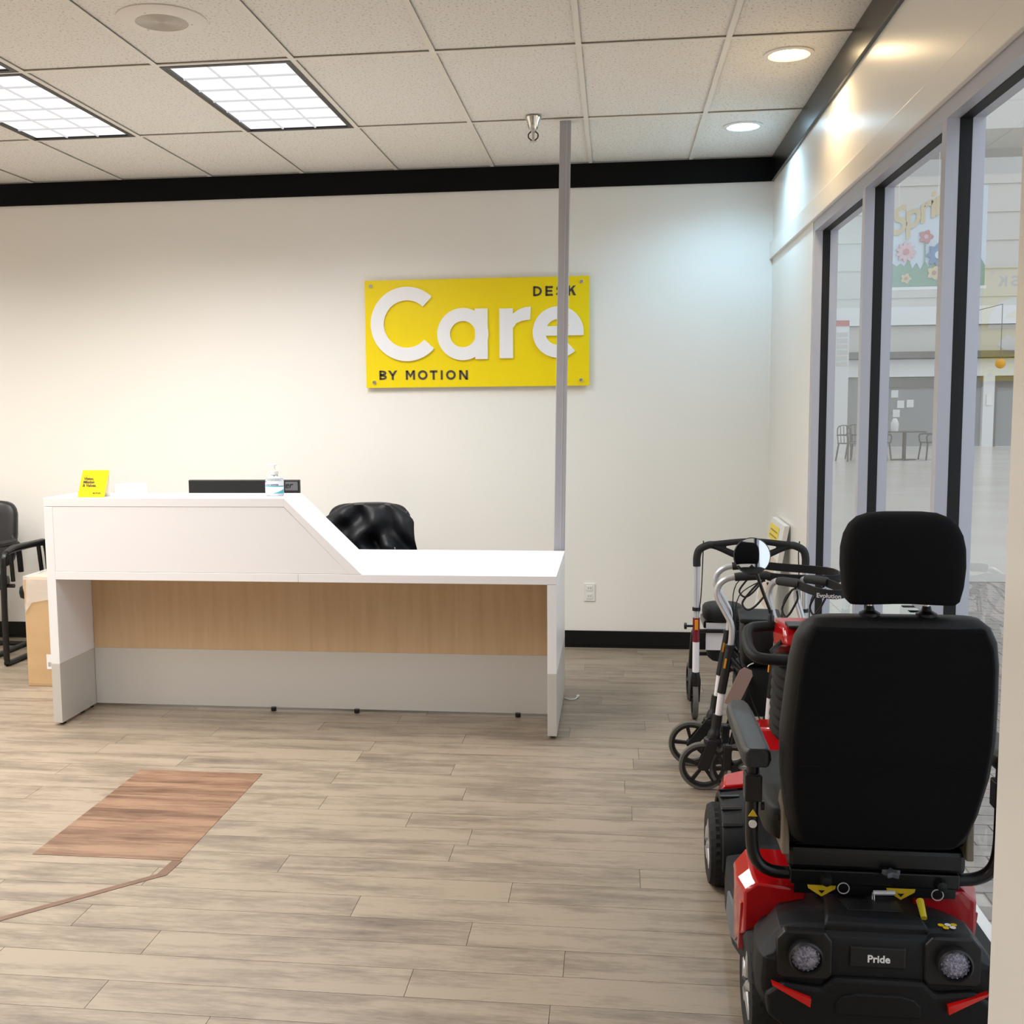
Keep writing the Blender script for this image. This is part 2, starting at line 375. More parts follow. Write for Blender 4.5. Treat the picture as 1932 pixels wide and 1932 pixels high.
# fluorescent troffers
LENS = mat('prismatic_lens', rgb(150,150,154), .5, emit=((.985,.985,1.0), .90)); LENS_W = mat('warm_prismatic_lens', rgb(150,150,148), .5, emit=((1.0,.985,.955), .92))
RIB = mat('lens_rib', rgb(180,182,190), .5, emit=((.96,.97,1), .38))
def troffer(i, j, label):
    x0, x1, y0, y1 = GX+i*TX+.012, GX+(i+1)*TX-.012, GY+j*TY+.012, GY+(j+1)*TY-.012
    t = thing('ceiling_light', label, 'ceiling light', ((x0+x1)/2,(y0+y1)/2,CE), 0, 'fluorescent ceiling lights')
    f = .026
    G().box(x0,x1,y0,y0+f,CE-.002,CE+.03).box(x0,x1,y1-f,y1,CE-.002,CE+.03).box(x0,x0+f,y0+f,y1-f,CE-.002,CE+.03).box(x1-f,x1,y0+f,y1-f,CE-.002,CE+.03).build('frame', BLACKTRIM, t, 0)
    l = G().box(x0+f,x1-f,y0+f,y1-f,CE+.008,CE+.012).build('lens', LENS if i > -3 else LENS_W, t, 0)
    for k in (1,2):
        x = x0+f+(x1-x0-2*f)*k/3; G().box(x-.004,x+.004,y0+f,y1-f,CE+.001,CE+.008).build('lens_rib', RIB, l, 0)
    for k in range(1,6):
        y = y0+f+(y1-y0-2*f)*k/6; G().box(x0+f,x1-f,y-.006,y+.006,CE+.0012,CE+.0078).build('lens_rib', RIB, l, 0)
    ld = bpy.data.lights.new('troffer_tubes', 'AREA'); ld.shape = 'RECTANGLE'; ld.size = x1-x0-2*f; ld.size_y = y1-y0-2*f
    ld.energy = TROFFER_W; ld.spread = math.radians(143); ld.color = (.975,.98,1.0) if i > -3 else (1.0,.965,.905)     # prismatic lens: light thrown downwards
    lo = bpy.data.objects.new('troffer_tubes', ld); COL.objects.link(lo); lo.parent = t; lo.location = (0,0,-.003)
    return t
TL = {(-2,0):'bright fluorescent ceiling panel with black frame nearest above the yellow sign', (-4,0):'bright fluorescent ceiling panel second from the yellow sign, cut by left picture edge',
      (-4,-1):'fluorescent ceiling panel of which only a corner shows at left picture edge'}
for ij in TROF: troffer(*ij, TL.get(ij, 'unseen fluorescent ceiling panel elsewhere in the shop, out of the picture'))
# ---------------------------------------------------------------- shop windows
def glass_mat():
    M = bpy.data.materials.new('window_glass'); M.use_nodes = True; nt = M.node_tree; nt.nodes.clear(); N = nt.nodes.new
    out = N('ShaderNodeOutputMaterial'); tr = N('ShaderNodeBsdfTransparent'); gl = N('ShaderNodeBsdfGlossy'); mx = N('ShaderNodeMixShader')
    lw = N('ShaderNodeLayerWeight'); lw.inputs[0].default_value = .5; pw = N('ShaderNodeMath'); pw.operation = 'POWER'; pw.inputs[1].default_value = 5
    ma = N('ShaderNodeMath'); ma.operation = 'MULTIPLY_ADD'; ma.inputs[1].default_value = .93; ma.inputs[2].default_value = .07     # Schlick reflectance of a pane
    tr.inputs[0].default_value = (.93,.96,.97,1); gl.inputs['Roughness'].default_value = .0
    nt.links.new(lw.outputs['Facing'], pw.inputs[0]); nt.links.new(pw.outputs[0], ma.inputs[0]); nt.links.new(ma.outputs[0], mx.inputs[0])
    nt.links.new(tr.outputs[0], mx.inputs[1]); nt.links.new(gl.outputs[0], mx.inputs[2]); nt.links.new(mx.outputs[0], out.inputs[0]); return M
GLASS = glass_mat()
win = setting('window_1', 'aluminium framed shop window of tall panes looking out on the mall')
MX0, MXG0, MXG1, MX1 = XR+.002, .994, 1.030, 1.066
def mullion(y0, y1):
    m_ = G().box(MX0, MXG0, y0, y1, .09, 2.39).box(MXG1, MX1, y0, y1, .09, 2.39).box(MXG0, MXG1, y0+.012, y1-.012, .09, 2.39).build('mullion', ALU, win, 0)
    G().box(MXG0+.0005, MXG1-.0005, y0-.0015, y0+.011, .09, 2.39).build('gasket', GASKET, m_, 0)
    G().box(MXG0+.0005, MXG1-.0005, y1-.011, y1+.0015, .09, 2.39).build('gasket', GASKET, m_, 0)
ML = [(5.68,5.725),(4.58,4.625),(3.505,3.55),(2.43,2.475),(1.722,1.76)]
for a in ML: mullion(*a)
ya, yb = 1.722, 5.725
h = G().box(MX0, MXG0, ya, yb, 2.39, 2.44).box(MXG1, MX1, ya, yb, 2.39, 2.44).box(MXG0,MXG1,ya,yb,2.402,2.44).build('head_rail', ALU, win, 0)
G().box(MXG0+.0005, MXG1-.0005, ya, yb, 2.388, 2.402).build('gasket', GASKET, h, 0)
h = G().box(MX0, MXG0, ya, yb, 0, .09).box(MXG1, MX1, ya, yb, 0, .09).box(MXG0,MXG1,ya,yb,0,.078).build('bottom_rail', WHITE_PL, win, 0)
G().box(MXG0+.0005, MXG1-.0005, ya, yb, .078, .092).build('gasket', GASKET, h, 0)
for (a, b) in ((4.625,5.68),(3.55,4.58),(2.475,3.505),(1.76,2.43)):
    G().add([(1.012,a,.09),(1.012,b,.09),(1.012,b,2.39),(1.012,a,2.39)], [(0,1,2,3)]).build('glass_pane', GLASS, win, 0)

# ---------------------------------------------------------------- reception desk
DX0, DX1, DY, DB = -2.765, -.266, 5.132, 6.035
dk = thing('reception_desk', 'white reception desk with maple front panel, grey kick panels and raised counter', 'desk', (-1.5, 5.6, 0))
def side(x0, x1, y0, y1, z1):
    p = G().box(x0, x1, y0, y1, .312, z1).build('side_panel', WHITE_LAM, dk, 0, bevel=.0015)
    k = G().box(x0, x1, y0, y1, .014, .3115).build('kick_panel', GREY_LAM, p, 0, bevel=.0015)
    for y in (y0+.05, y1-.05): G().lathe([(.014,0),(.014,.014)], ((x0+x1)/2,y,0), n=12).build('foot', BLACK_PL, p)
side(DX0, DX0+.045, DY, DY+.30, 1.094); 
side(DX0, DX0+.044, DY+.302, DB-.04, .734)
side(DX1-.043, DX1, DY, DB-.04, .734)
G().prism([(DX0+.045,.735),(DX1,.735),(DX1,.775),(DX0+.045,.775)], 'y', DY, DB).build('counter_top', WHITE_LAM, dk, 0, bevel=.0015)
G().box(DX0, -1.5575, DY, DY+.305, 1.0955, 1.1365).build('raised_top', WHITE_LAM, dk, 0, bevel=.0012)
# sloped end of the raised counter
sx0, sx1, z0, z1 = -1.557, -1.187, .7755, 1.1365
sl = math.hypot(sx1-sx0, z1-z0); nx, nz = (z1-z0)/sl, (sx1-sx0)/sl; t_ = .041
G().prism([(sx0,z1),(sx1,z0),(sx1-t_/nx*1.0,z0),(sx0-.0008,z1-t_*1.0)], 'y', DY, DY+.305).build('slope_panel', WHITE_LAM, dk, 0, bevel=.0012)
G().prism([(DX0+.0455,.7765),(sx1-t_/nx-.001,.7765),(sx0-.002,1.0945),(DX0+.0455,1.0945)], 'y', DY+.0015, DY+.022).build('fascia', WHITE_LAM, dk, 0)
G().prism([(DX0+.0455,.7765),(sx1-t_/nx-.02,.7765),(sx0-.02,1.0945),(DX0+.0455,1.0945)], 'y', DY+.28, DY+.30).build('back_board', WHITE_LAM, dk, 0)
MPY = 5.505
mp_ = G().box(DX0+.046, DX1-.044, MPY, MPY+.02, .315, .734).build('maple_panel', MAPLE, dk, 0)
G().box(DX0+.046, DX1-.044, MPY-.0005, MPY+.0195, .016, .3145).build('lower_panel', GREY_LAM, dk, 0)
for x in (-1.75, -1.31, -.48): G().lathe([(.0,-.004),(.012,-.004),(.014,0),(.014,.016)], (x, MPY-.012, .004), n=12).build('foot', BLACK_PL, dk)
G().box(-1.497-.0006, -1.497+.0006, DY-.0004, DY+.001, .736, .7745).build('seam', mat('seam_grey', rgb(150,146,144), .6), dk, 0)

# things on the desk
card = thing('tent_card', 'yellow folded card reading Vision, Mission & Values on raised counter', 'card', (-2.53,5.20,1.1365))
CARD_W = mat('white_card', rgb(240,240,244), .6)
ry = .035
def leaf(sgn, M, nm):
    y0, y1 = 5.2+sgn*ry, 5.2
    return G().add([(-2.605,y0,1.1367),(-2.468,y0,1.1367),(-2.452,y1,1.268),(-2.588,y1,1.268),(-2.605,y0+.0012,1.1367),(-2.468,y0+.0012,1.1367),(-2.452,y1+.0012,1.268),(-2.588,y1+.0012,1.268)],
        [(0,1,2,3),(7,6,5,4),(0,4,5,1),(1,5,6,2),(2,6,7,3),(3,7,4,0)]).build(nm, M, card, 0)
cy_ = leaf(-1, YELLOW, 'front_leaf'); leaf(1, CARD_W, 'back_leaf')
up = Vector((.017,.035,.131)).normalized(); out_ = Vector((0,-.0016,.0004))
def on_card(u, v): return Vector((-2.605,5.2-ry,1.1367))+Vector((1,0,0))*u+up*v+out_
for k, (tx, v) in enumerate((('Vision,',.088),('Mission',.071),('& Values.',.054))):
    text('lettering', tx, .019, INK, cy_, on_card(.016, v), (1,0,0), up, .0004, .0006)
text('lettering', 'the', .008, INK, cy_, on_card(.020, .108), (1,0,0), up, .0004)
text('lettering', 'MOTION', .010, INK, cy_, on_card(.075, .018), (1,0,0), up, .0004, .0004)
tr = thing('paper_tray', 'small white box behind the yellow card on raised counter', 'tray', (-2.42,5.36,1.1365))
G().box(-2.47,-2.36,5.30,5.425,1.1366,1.139).box(-2.47,-2.467,5.30,5.425,1.139,1.19).box(-2.363,-2.36,5.30,5.425,1.139,1.19).box(-2.467,-2.363,5.422,5.425,1.139,1.19).build('tray_body', WHITE_PL, tr, 0)
G().box(-2.465,-2.365,5.33,5.42,1.1392,1.15).build('paper_stack', CARD_W, tr, 0)
# monitor behind the counter
mo = thing('monitor', 'black computer monitor seen from behind over the desk counter', 'monitor', (-2.01,5.90,.775))
G().box(-2.322,-1.697,5.885,5.915,.80,1.172).build('monitor_shell', BLACK_PL, mo, 0, bevel=.004)
G().box(-2.25,-1.77,5.86,5.886,.86,1.09).build('rear_bulge', DARK_GREY_PL, mo, 0, bevel=.012)
G().box(-2.06,-1.96,5.855,5.875,.784,1.0).build('neck', BLACK_PL, mo, 0, bevel=.003)
G().box(-2.14,-1.88,5.80,5.98,.776,.786).build('base', BLACK_PL, mo, 0, bevel=.003)
G().box(-1.775,-1.705,5.8835,5.8855,1.115,1.162).build('logo_plate', mat('plate_grey', rgb(96,98,100), .4), mo, 0)
text('lettering', 'acer', .05, BLACK_PL, mo, (-1.818,5.8825,1.128), (1,0,0), (0,0,1), .001, 0., .95, shear=.25)
# hand sanitiser bottle
bt = thing('sanitizer_bottle', 'clear pump bottle of hand sanitizer on the raised counter', 'bottle', (-1.642,5.27,1.1365))
def gel():
    M = mat('clear_gel', rgb(228,236,240), .08); M.node_tree.nodes['Principled BSDF'].inputs['Transmission Weight'].default_value = .55; return M
CLEAR = gel()
bp_ = [(.0,.0),(.040,0),(.0455,.006),(.0455,.075),(.040,.088),(.022,.097),(.0165,.10),(.0165,.106)]
def bottle_body(r0): return G().lathe([(r*r0,z) for r,z in bp_], (-1.642,5.27,1.1366), n=28)
g = bottle_body(1.); g.v = [(x,5.27+(y-5.27)*.65,z) for x,y,z in g.v]; body_ = g.build('bottle_body', CLEAR, bt)
LBL = mat('label_white', rgb(238,240,246), .5); TEAL = mat('label_teal', rgb(70,168,180), .5); NAVY = mat('label_navy', rgb(52,52,110), .5)
def label_band(z0, z1, a0, a1, M, nm, r=.0459):
    vs = []; n = 14
    for k in range(n+1):
        a = math.radians(a0+(a1-a0)*k/n)
        zz0 = z0[0]+(z0[1]-z0[0])*k/n; zz1 = z1[0]+(z1[1]-z1[0])*k/n
        for rr, z in ((r,zz0),(r,zz1),(r+.0005,zz1),(r+.0005,zz0)):
            vs.append((-1.642+rr*math.cos(a), 5.27+rr*.65*math.sin(a), 1.1366+z))
    return G().loft([vs[i*4:i*4+4] for i in range(n+1)]).build(nm, M, bt)
lb = label_band((.012,.012),(.074,.074),190,350,LBL,'label_sheet')
label_band((.046,.046),(.051,.051),192,348,TEAL,'label_stripe',.0466); label_band((.013,.013),(.014,.034),270,350,TEAL,'label_wave',.0466); label_band((.062,.072),(.073,.073),190,225,NAVY,'label_corner',.0466)
text('lettering', 'HAND SANITIZER', .0085, NAVY, lb, (-1.681,5.2385,1.1366+.053), (1,0,0), (0,0,1), .0004, .0004)
pm = G().lathe([(.019,.104),(.019,.121),(.012,.124),(.007,.127),(.0045,.13),(.0045,.147),(.013,.149),(.013,.154),(.0,.156)], (-1.642,5.27,1.1366), n=20).build('pump_head', WHITE_PL, bt)
G().tube([(-1.642,5.27,1.288),(-1.668,5.262,1.288),(-1.682,5.257,1.284)], [.006,.005,.004], 8).build('nozzle', WHITE_PL, pm)
G().tube([(-1.642,5.27,1.148),(-1.642,5.27,1.24)], .003, 8).build('dip_tube', WHITE_PL, bt)

# ---------------------------------------------------------------- yellow wall sign
SY = 7.118; SX0, SX1, SZ0, SZ1 = -1.590, -.160, 1.680, 2.360
sg = thing('wall_sign', 'large yellow sign with white letters Care on the back wall', 'sign', ((SX0+SX1)/2, WY, SZ0))
G().box(SX0,SX1,SY,SY+.012,SZ0,SZ1).build('panel', YELLOW, sg, 0, bevel=.001)
SW, SH = SX1-SX0, SZ1-SZ0; U = SW/1705
def su(u): return SX0+(u-115)*U
def sv(u, v): return SZ1-(v-(138-.025*(u-110)))/(815+.0137*(u-110))*SH
def letter(g): return g.build('letter', WHITE_LET, sg, 40)
LY0, LY1 = SY-.014, SY-.0002
cx_, cz_ = su(440), sv(440,465); R_o, R_i = 279*U*1.0, 178*U
letter(G().prism(arc(cx_,cz_,R_o,46,318,60)+arc(cx_,cz_,R_i,318,46,60)[0:], 'y', LY0, LY1))
cx_, cz_ = su(868), sv(868,541); R_o, R_i = 195*U, 98*U
g = G().ring([(R_i,LY0),(R_o,LY0),(R_o,LY1),(R_i,LY1)], (cx_,0,cz_), 'y', 56)
g.box(su(962),su(1057),LY0-.0003,LY1,cz_-R_o*.965,cz_+R_o*.965); letter(g)
zb, zt = sv(1197,724), sv(1197,346)
g = G().box(su(1147),su(1248),LY0-.0003,LY1,zb,zt)
x0 = su(1248); ra, rb = 150*U, 62*U
inner = arc(su(1376), zt-rb-88*U*.98, rb*2.1, 90, 178, 14); outer = [(su(1384),zt+10*U),(su(1340),zt+7*U),(su(1300),zt-6*U),(su(1270),zt-24*U),(su(1240),zt-48*U)]
g.prism(outer+[(su(1240),zt-160*U),(su(1252),zt-140*U),(su(1275),zt-110*U),(su(1310),zt-95*U),(su(1345),zt-88*U),(su(1378),zt-86*U)], 'y', LY0, LY1); letter(g)
cx_, cz_ = su(1587), sv(1587,524); R_o, R_i = 190*U, 95*U
g = G().prism(arc(cx_,cz_,R_o,-8,312,60)+arc(cx_,cz_,R_i,312,-8,60), 'y', LY0, LY1)
g.box(cx_-R_i*1.02, cx_+R_o*.985, LY0-.0003, LY1, cz_-26*U, cz_+44*U); letter(g)
for ch, u0, u1 in (('B',218,275),('Y',286,358),('M',424,495),('O',518,592),('T',610,668),('I',694,709),('O',735,809),('N',836,902)):
    z0 = sv(u0,890-(u0-218)*.004); glyph(ch, su(u0), su(u1), z0, z0+70*U, 15.5*U, SY-.003, SY-.0002).build('letter', INK, sg, 0)
for ch, u0, u1 in (('D',1401,1466),('E',1492,1548),('S',1572,1636),('K',1660,1719)):
    z0 = sv(u0,251-(u0-1401)*.02); glyph(ch, su(u0), su(u1), z0, z0+72*U, 15.5*U, SY-.003, SY-.0002).build('letter', INK, sg, 0)
for (u, v) in ((163,180),(178,910),(1762,140),(1758,890)):
    G().lathe([(0,-.011),(.010,-.011),(.0125,-.008),(.0125,0)], (su(u),SY,sv(u,v)), 'y', 18).build('standoff_cap', CHROME, sg)
    G().lathe([(.008,.012),(.008,WY-SY)], (su(u),SY,sv(u,v)), 'y', 12).build('standoff_post', STEEL, sg)

# ---------------------------------------------------------------- power pole, outlet, cable
pp = thing('power_pole', 'slim grey metal service pole from floor to ceiling behind the desk end', 'pole', (-.272,6.085,0))
POLE = mat('grey_pole_paint', rgb(172,171,178), .4, .25)
g = G().box(-.029,.029,-.024,.024,0,3.042)
g.v = [(x-.312+ (.05*z/3.042), y+6.085-.02*z/3.042, z) for x,y,z in g.v]
g.build('post', POLE, pp, 0, bevel=.003)
g = G().box(-.0015,.0015,-.0255,-.0235,.0,3.042); g.v = [(x-.312+.008+(.05*z/3.042), y+6.085-.02*z/3.042, z) for x,y,z in g.v]; g.build('cover_seam', ALU, pp, 0)
G().box(-.325,-.205,6.02,6.11,CE-.004,CE-.0005).build('ceiling_plate', GRID, pp, 0)
ol = thing('wall_outlet', 'white double socket plate low on the back wall', 'outlet', (-.158,WY,.36))
G().box(-.194,-.122,WY-.006,WY,.30,.418).build('plate', WHITE_PL, ol, 0, bevel=.003)
for z in (.333,.385):
    s_ = G().box(-.176,-.140,WY-.0085,WY-.005,z-.017,z+.017).build('socket', WHITE_PL, ol, 0, bevel=.002)
    for dx in (-.007,.007): G().box(-.158+dx-.0012,-.158+dx+.0012,WY-.009,WY-.0084,z-.004,z+.006).build('slot', BLACK_PL, s_, 0)
cb = thing('cable_end', 'thin white cable end curling on the floor beside the desk leg', 'cable', (-.2,5.9,0))
c_ = G().tube(smooth([(-.262,5.86,.004),(-.235,5.835,.004),(-.205,5.85,.004),(-.195,5.89,.004)],6), .0035, 8).build('wire', WHITE_PL, cb)
G().obox((-.192,5.90,.0065), (.012,.022,.011), rz=-.3).build('plug', WHITE_PL, cb, 0, bevel=.002)

# ---------------------------------------------------------------- ceiling fittings
sp = thing('ceiling_speaker', 'round white loudspeaker grille set in the ceiling tiles', 'speaker', (-1.73,4.285,CE))
G().lathe([(.170,.0),(.170,-.004),(.150,-.012),(.100,-.014),(.098,-.006)], (-1.73,4.285,CE+.0085), n=40).build('bezel', GRID, sp)
GRILLE = mat('grille_grey', rgb(206,200,190), .6)
gr = G().lathe([(0,-.0115),(.099,-.0115),(.099,-.003)], (-1.73,4.285,CE+.0085), n=36).build('grille', GRILLE, sp)
for k in range(1,10): G().ring([(k*.0102-.003,-.0117),(k*.0102,-.0138),(k*.0102+.003,-.0117)], (-1.73,4.285,CE+.0085), n=36).build('grille_ring', GRILLE, gr)
for a in (20,140,260): G().lathe([(0,-.016),(.004,-.015),(.005,-.012)], (-1.73+.112*math.cos(math.radians(a)),4.285+.112*math.sin(math.radians(a)),CE+.0085), n=8).build('screw', STEEL, sp)
def downlight(x, y, col, watt, label):
    t = thing('downlight', label, 'ceiling light', (x,y,CE), 0, 'round recessed ceiling lights')
    G().lathe([(.105,.0),(.105,-.005),(.088,-.009),(.080,-.004),(.080,.0)], (x,y,CE+.0085), n=36).build('trim_ring', WHITE_PL, t)
    can = mat('can_reflector', rgb(240,236,226), .35)
    G().lathe([(.080,.002),(.074,.006)], (x,y,CE+.004), n=36).build('reflector', can, t)
    E_ = mat('bulb_'+label[:4], rgb(255,250,240), .4, emit=(col, 26))
    G().lathe([(0,.0),(.074,.0),(.074,.004)], (x,y,CE+.0045), n=32).build('bulb', E_, t)
    ld = bpy.data.lights.new('downlight_beam', 'SPOT'); ld.energy = watt; ld.color = col; ld.spot_size = math.radians(150); ld.spot_blend = .6; ld.shadow_soft_size = .06
    lo = bpy.data.objects.new('downlight_beam', ld); COL.objects.link(lo); lo.parent = t; lo.location = (0,0,-.012)
downlight(.735, 5.10, (1.0,.74,.42), 26, 'warm glowing round downlight in the ceiling nearer the camera by the windows')
downlight(.682, 6.36, (.45,.76,1.0), 46, 'cool blue-white round downlight in the ceiling nearer the back wall')
sk = thing('fire_sprinkler', 'small chrome fire sprinkler hanging from the ceiling beside the pole', 'sprinkler', (-.425,5.96,CE))
G().lathe([(.043,0),(.042,-.006),(.030,-.03),(.024,-.062),(.0,-.064)], (-.425,5.96,CE), n=24).build('escutcheon', CHROME, sk)
G().lathe([(0,-.06),(.011,-.06),(.011,-.078),(.006,-.082),(.005,-.112),(0,-.112)], (-.425,5.96,CE), n=12).build('nozzle', STEEL, sk)
BR = mat('dark_bronze', rgb(84,70,60), .4, .8)
for s_ in (-1,1): G().tube(smooth([(-.425+s_*.008,5.96,CE-.07),(-.425+s_*.024,5.96,CE-.085),(-.425+s_*.022,5.96,CE-.105),(-.425,5.96,CE-.122)],5), .0035, 8).build('frame_arm', BR, sk)
G().lathe([(0,-.120),(.018,-.121),(.018,-.124),(0,-.126)], (-.425,5.96,CE), n=16).build('deflector', STEEL, sk)
# ---------------------------------------------------------------- mobility scooter
RED = mat('red_gloss', rgb(176,14,20), .18, coat=.6)
SHELL = mat('black_textured_plastic', rgb(11,12,16), .5, bump=(900,.25), spec=.35)
FABRIC = mat('black_seat_fabric', rgb(12,12,15), .9, bump=(700,.3), spec=.2)
VINYL = mat('black_vinyl_seat', rgb(20,20,21), .55, bump=(350,.15), spec=.35)
ARM = mat('grey_black_foam', rgb(40,42,45), .42, bump=(300,.12))
BLACK_MET = mat('black_powder_coat', rgb(13,13,15), .3)
GREY_SKIRT = mat('blue_grey_plastic', rgb(92,98,106), .45)
BRIGHT = mat('bright_zinc', rgb(225,225,228), .35, .3)
RIM = mat('silver_rim', rgb(190,192,196), .25, .8)
LAMP = mat('clear_tail_lamp', rgb(172,170,190), .15, .3, noise=((190,190,190), rgb(104,102,124), .12), bump=(260,.9), coat=.8)
REFL = mat('red_reflector', rgb(214,16,12), .22, coat=.5)
STICK_Y = mat('yellow_sticker', rgb(222,186,30), .5)
TAN = mat('tan_plastic', rgb(124,114,98), .5)
sc = thing('mobility_scooter', 'red and black four-wheeled mobility scooter with high black seat and headrest', 'scooter', (.60,3.1,0))
SX = .60
def wheel(cx, cy, w, r, side_):
    sh = [(r*.62,-w/2+.006),(r*.80,-w/2),(r*.94,-w/2+.004),(r*.985,-w/2+.014),(r,-w*.22),(r,-w*.05),(r,w*.05),(r,w*.22),(r*.985,w/2-.014),(r*.94,w/2-.004),(r*.80,w/2),(r*.62,w/2-.006)]
    def md(rr, h, k, i):
        return rr-(.006 if (3 <= i <= 8 and (k+(i in (4,5,8))) % 2 == 0) else 0)-(.005 if i in (5,6) and False else 0)
    t_ = G().lathe(sh, (cx,cy,r), 'x', 64, mod=md).build('tire', RUBBER, sc, 25)
    o = side_*w*.34
    rm = G().ring([(r*.66,o-.004),(r*.66,o+.004),(r*.60,o+.004),(r*.58,o-.012*side_),(r*.62,o-.014*side_)], (cx,cy,r), 'x', 32).build('rim', RIM, t_)
    G().lathe([(0,o+.006*side_),(r*.18,o+.006*side_),(r*.22,o-.01*side_),(0,o-.012*side_)], (cx,cy,r), 'x', 20).build('hub', RIM, t_)
    for k in range(5):
        a = 2*PI*k/5+.3; c_, s_ = math.cos(a), math.sin(a)
        G().tube([(cx+o+.002*side_,cy+c_*r*.15,r+s_*r*.15),(cx+o-.001*side_,cy+c_*r*.62,r+s_*r*.62)], [.014,.010], 8).build('spoke', RIM, t_)
    G().lathe([(0,o-.016*side_),(r*.6,o-.016*side_)], (cx,cy,r), 'x', 24).build('wheel_disc', DARK_GREY_PL, t_)
RW, FW = 2.71, 3.61
wheel(.364, RW, .078, .135, -1); wheel(.836, RW, .078, .135, 1)
wheel(.340, FW, .072, .133, -1); wheel(.815, FW, .072, .133, 1)
# frame, deck
G().box(.42,.78,2.62,3.75,.085,.125).box(.38,.82,2.69,2.73,.12,.15).box(.36,.80,3.59,3.63,.115,.15).build('chassis', BLACK_MET, sc, 0, bevel=.006)
G().prism([(2.86,.13),(3.42,.13),(3.52,.155),(3.80,.27),(3.80,.30),(3.50,.18),(3.41,.155),(2.86,.155)], 'x', .385, .80).build('floor_mat', RUBBER, sc, 0, bevel=.004)
for k in range(6): G().box(.44+k*.055,.458+k*.055,2.95,3.38,.1551,.159).build('mat_rib', RUBBER, sc, 0)
for s_ in (-1,1):
    xo = .352 if s_ < 0 else .848; xi = .395 if s_ < 0 else .805
    p = G().loft([[(xo,2.84,.10),(xi,2.84,.10),(xi,2.84,.28),(xo+s_*-.01,2.84,.27)],[(xo+s_*.028,3.0,.09),(xi,3.0,.10),(xi,3.0,.22),(xo+s_*.018,3.0,.20)],[(xo+s_*.026,3.22,.09),(xi,3.22,.10),(xi,3.22,.19),(xo+s_*.018,3.22,.175)],[(xo+s_*.01,3.40,.10),(xi,3.40,.11),(xi,3.40,.19),(xo+s_*.005,3.40,.18)]]).build('side_skirt', SHELL, sc, 20, bevel=.006)
    G().loft([[(xo+s_*.004,2.845,.13),(xo+s_*.006,2.845,.25),(xo-s_*.004,2.845,.255),(xo-s_*.004,2.845,.13)],[(xo+s_*.031,3.0,.115),(xo+s_*.026,3.0,.195),(xo+s_*.014,3.0,.2),(xo+s_*.02,3.0,.115)],[(xo+s_*.029,3.16,.11),(xo+s_*.025,3.16,.172),(xo+s_*.013,3.16,.175),(xo+s_*.018,3.16,.11)]]).build('skirt_insert', GREY_SKIRT, p, 20)
# rear body shell
def outline(y, k, top, low, ch=1.):
    h_ = .268*k
    P = [(-h_*.90,low),(-h_*.99,low+.05),(-h_,.235),(-h_*.985,.295),(-h_*.90,top-.045),(-h_*.80,top-.012),(-h_*.60,top),(h_*.60,top),(h_*.80,top-.012),(h_*.90,top-.045),(h_*.985,.295),(h_,.235),(h_*.99,low+.05),(h_*.90,low)]
    return [(SX+a, y, b) for a, b in P]
shell = G().loft([outline(2.892,.72,.32,.17), outline(2.792,.80,.338,.165), outline(2.692,.97,.356,.15), outline(2.622,1.,.372,.15), outline(2.567,1.,.369,.15), outline(2.539,.965,.350,.165), outline(2.532,.93,.335,.18)]).build('rear_shell', SHELL, sc, 28, bevel=.004)
# lower bumper with arch recess and ledge
G().prism([(SX-.245,.165),(SX-.25,.215),(SX-.21,.245),(SX-.125,.235),(SX-.10,.262),(SX+.10,.262),(SX+.125,.235),(SX+.21,.245),(SX+.25,.215),(SX+.245,.165),(SX+.19,.12),(SX-.19,.12)], 'y', 2.516, 2.592).build('bumper', SHELL, sc, 0, bevel=.010, seg=3)
arch = [(SX-.095,.175),(SX-.095,.205),(SX-.08,.222),(SX-.05,.230),(SX+.05,.230),(SX+.08,.222),(SX+.095,.205),(SX+.095,.175)]
G().prism(arch, 'y', 2.511, 2.522).build('plate_arch', SHELL, sc, 0, bevel=.005)
G().box(SX-.20,SX+.20,2.592,2.752,.06,.13).build('motor_cover', BLACK_MET, sc, 0, bevel=.02)
for s_ in (-1,1):
    x = SX+s_*.163
    pod = G().prism([(x-.062,.262),(x-.052,.252),(x+.052,.252),(x+.062,.262),(x+.062,.345),(x+.045,.366),(x-.045,.366),(x-.062,.345)], 'y', 2.524, 2.552).build('lamp_pod', BLACK_PL, sc, 0, bevel=.005)
    hs = G().lathe([(.0375,.012),(.0385,-.022),(.0345,-.026),(.0335,-.012),(0,-.012)], (x,2.524,.312), 'y', 36).build('lamp_housing', BLACK_PL, pod)
    def facet(r, h_, k, i): return r
    ln = G().lathe([(0,-.022),(.010,-.0225),(.020,-.021),(.029,-.018),(.0335,-.013)], (x,2.524,.312), 'y', 36).build('lamp_lens', LAMP, pod)
    for ring_, nn in ((.012,8),(.023,14),(.030,18)):
        for k in range(nn):
            a = 2*PI*k/nn
            G().ell((x+ring_*math.cos(a),2.5035+ring_*.14,.312+ring_*math.sin(a)), (.006,.004,.006), 1, 1, 6, 4).build('lens_facet', LAMP, ln)
    G().add([(SX+s_*.238,2.51,.247),(SX+s_*.150,2.502,.215),(SX+s_*.152,2.502,.196),(SX+s_*.236,2.51,.240),(SX+s_*.238,2.524,.247),(SX+s_*.150,2.518,.215),(SX+s_*.152,2.518,.196),(SX+s_*.236,2.524,.240)],
        [(0,1,2,3),(7,6,5,4),(0,4,5,1),(1,5,6,2),(2,6,7,3),(3,7,4,0)]).build('reflector', REFL, sc, 0)
G().box(SX-.062,SX+.062,2.526,2.537,.285,.335).build('badge_panel', BLACK_PL, sc, 0, bevel=.004)
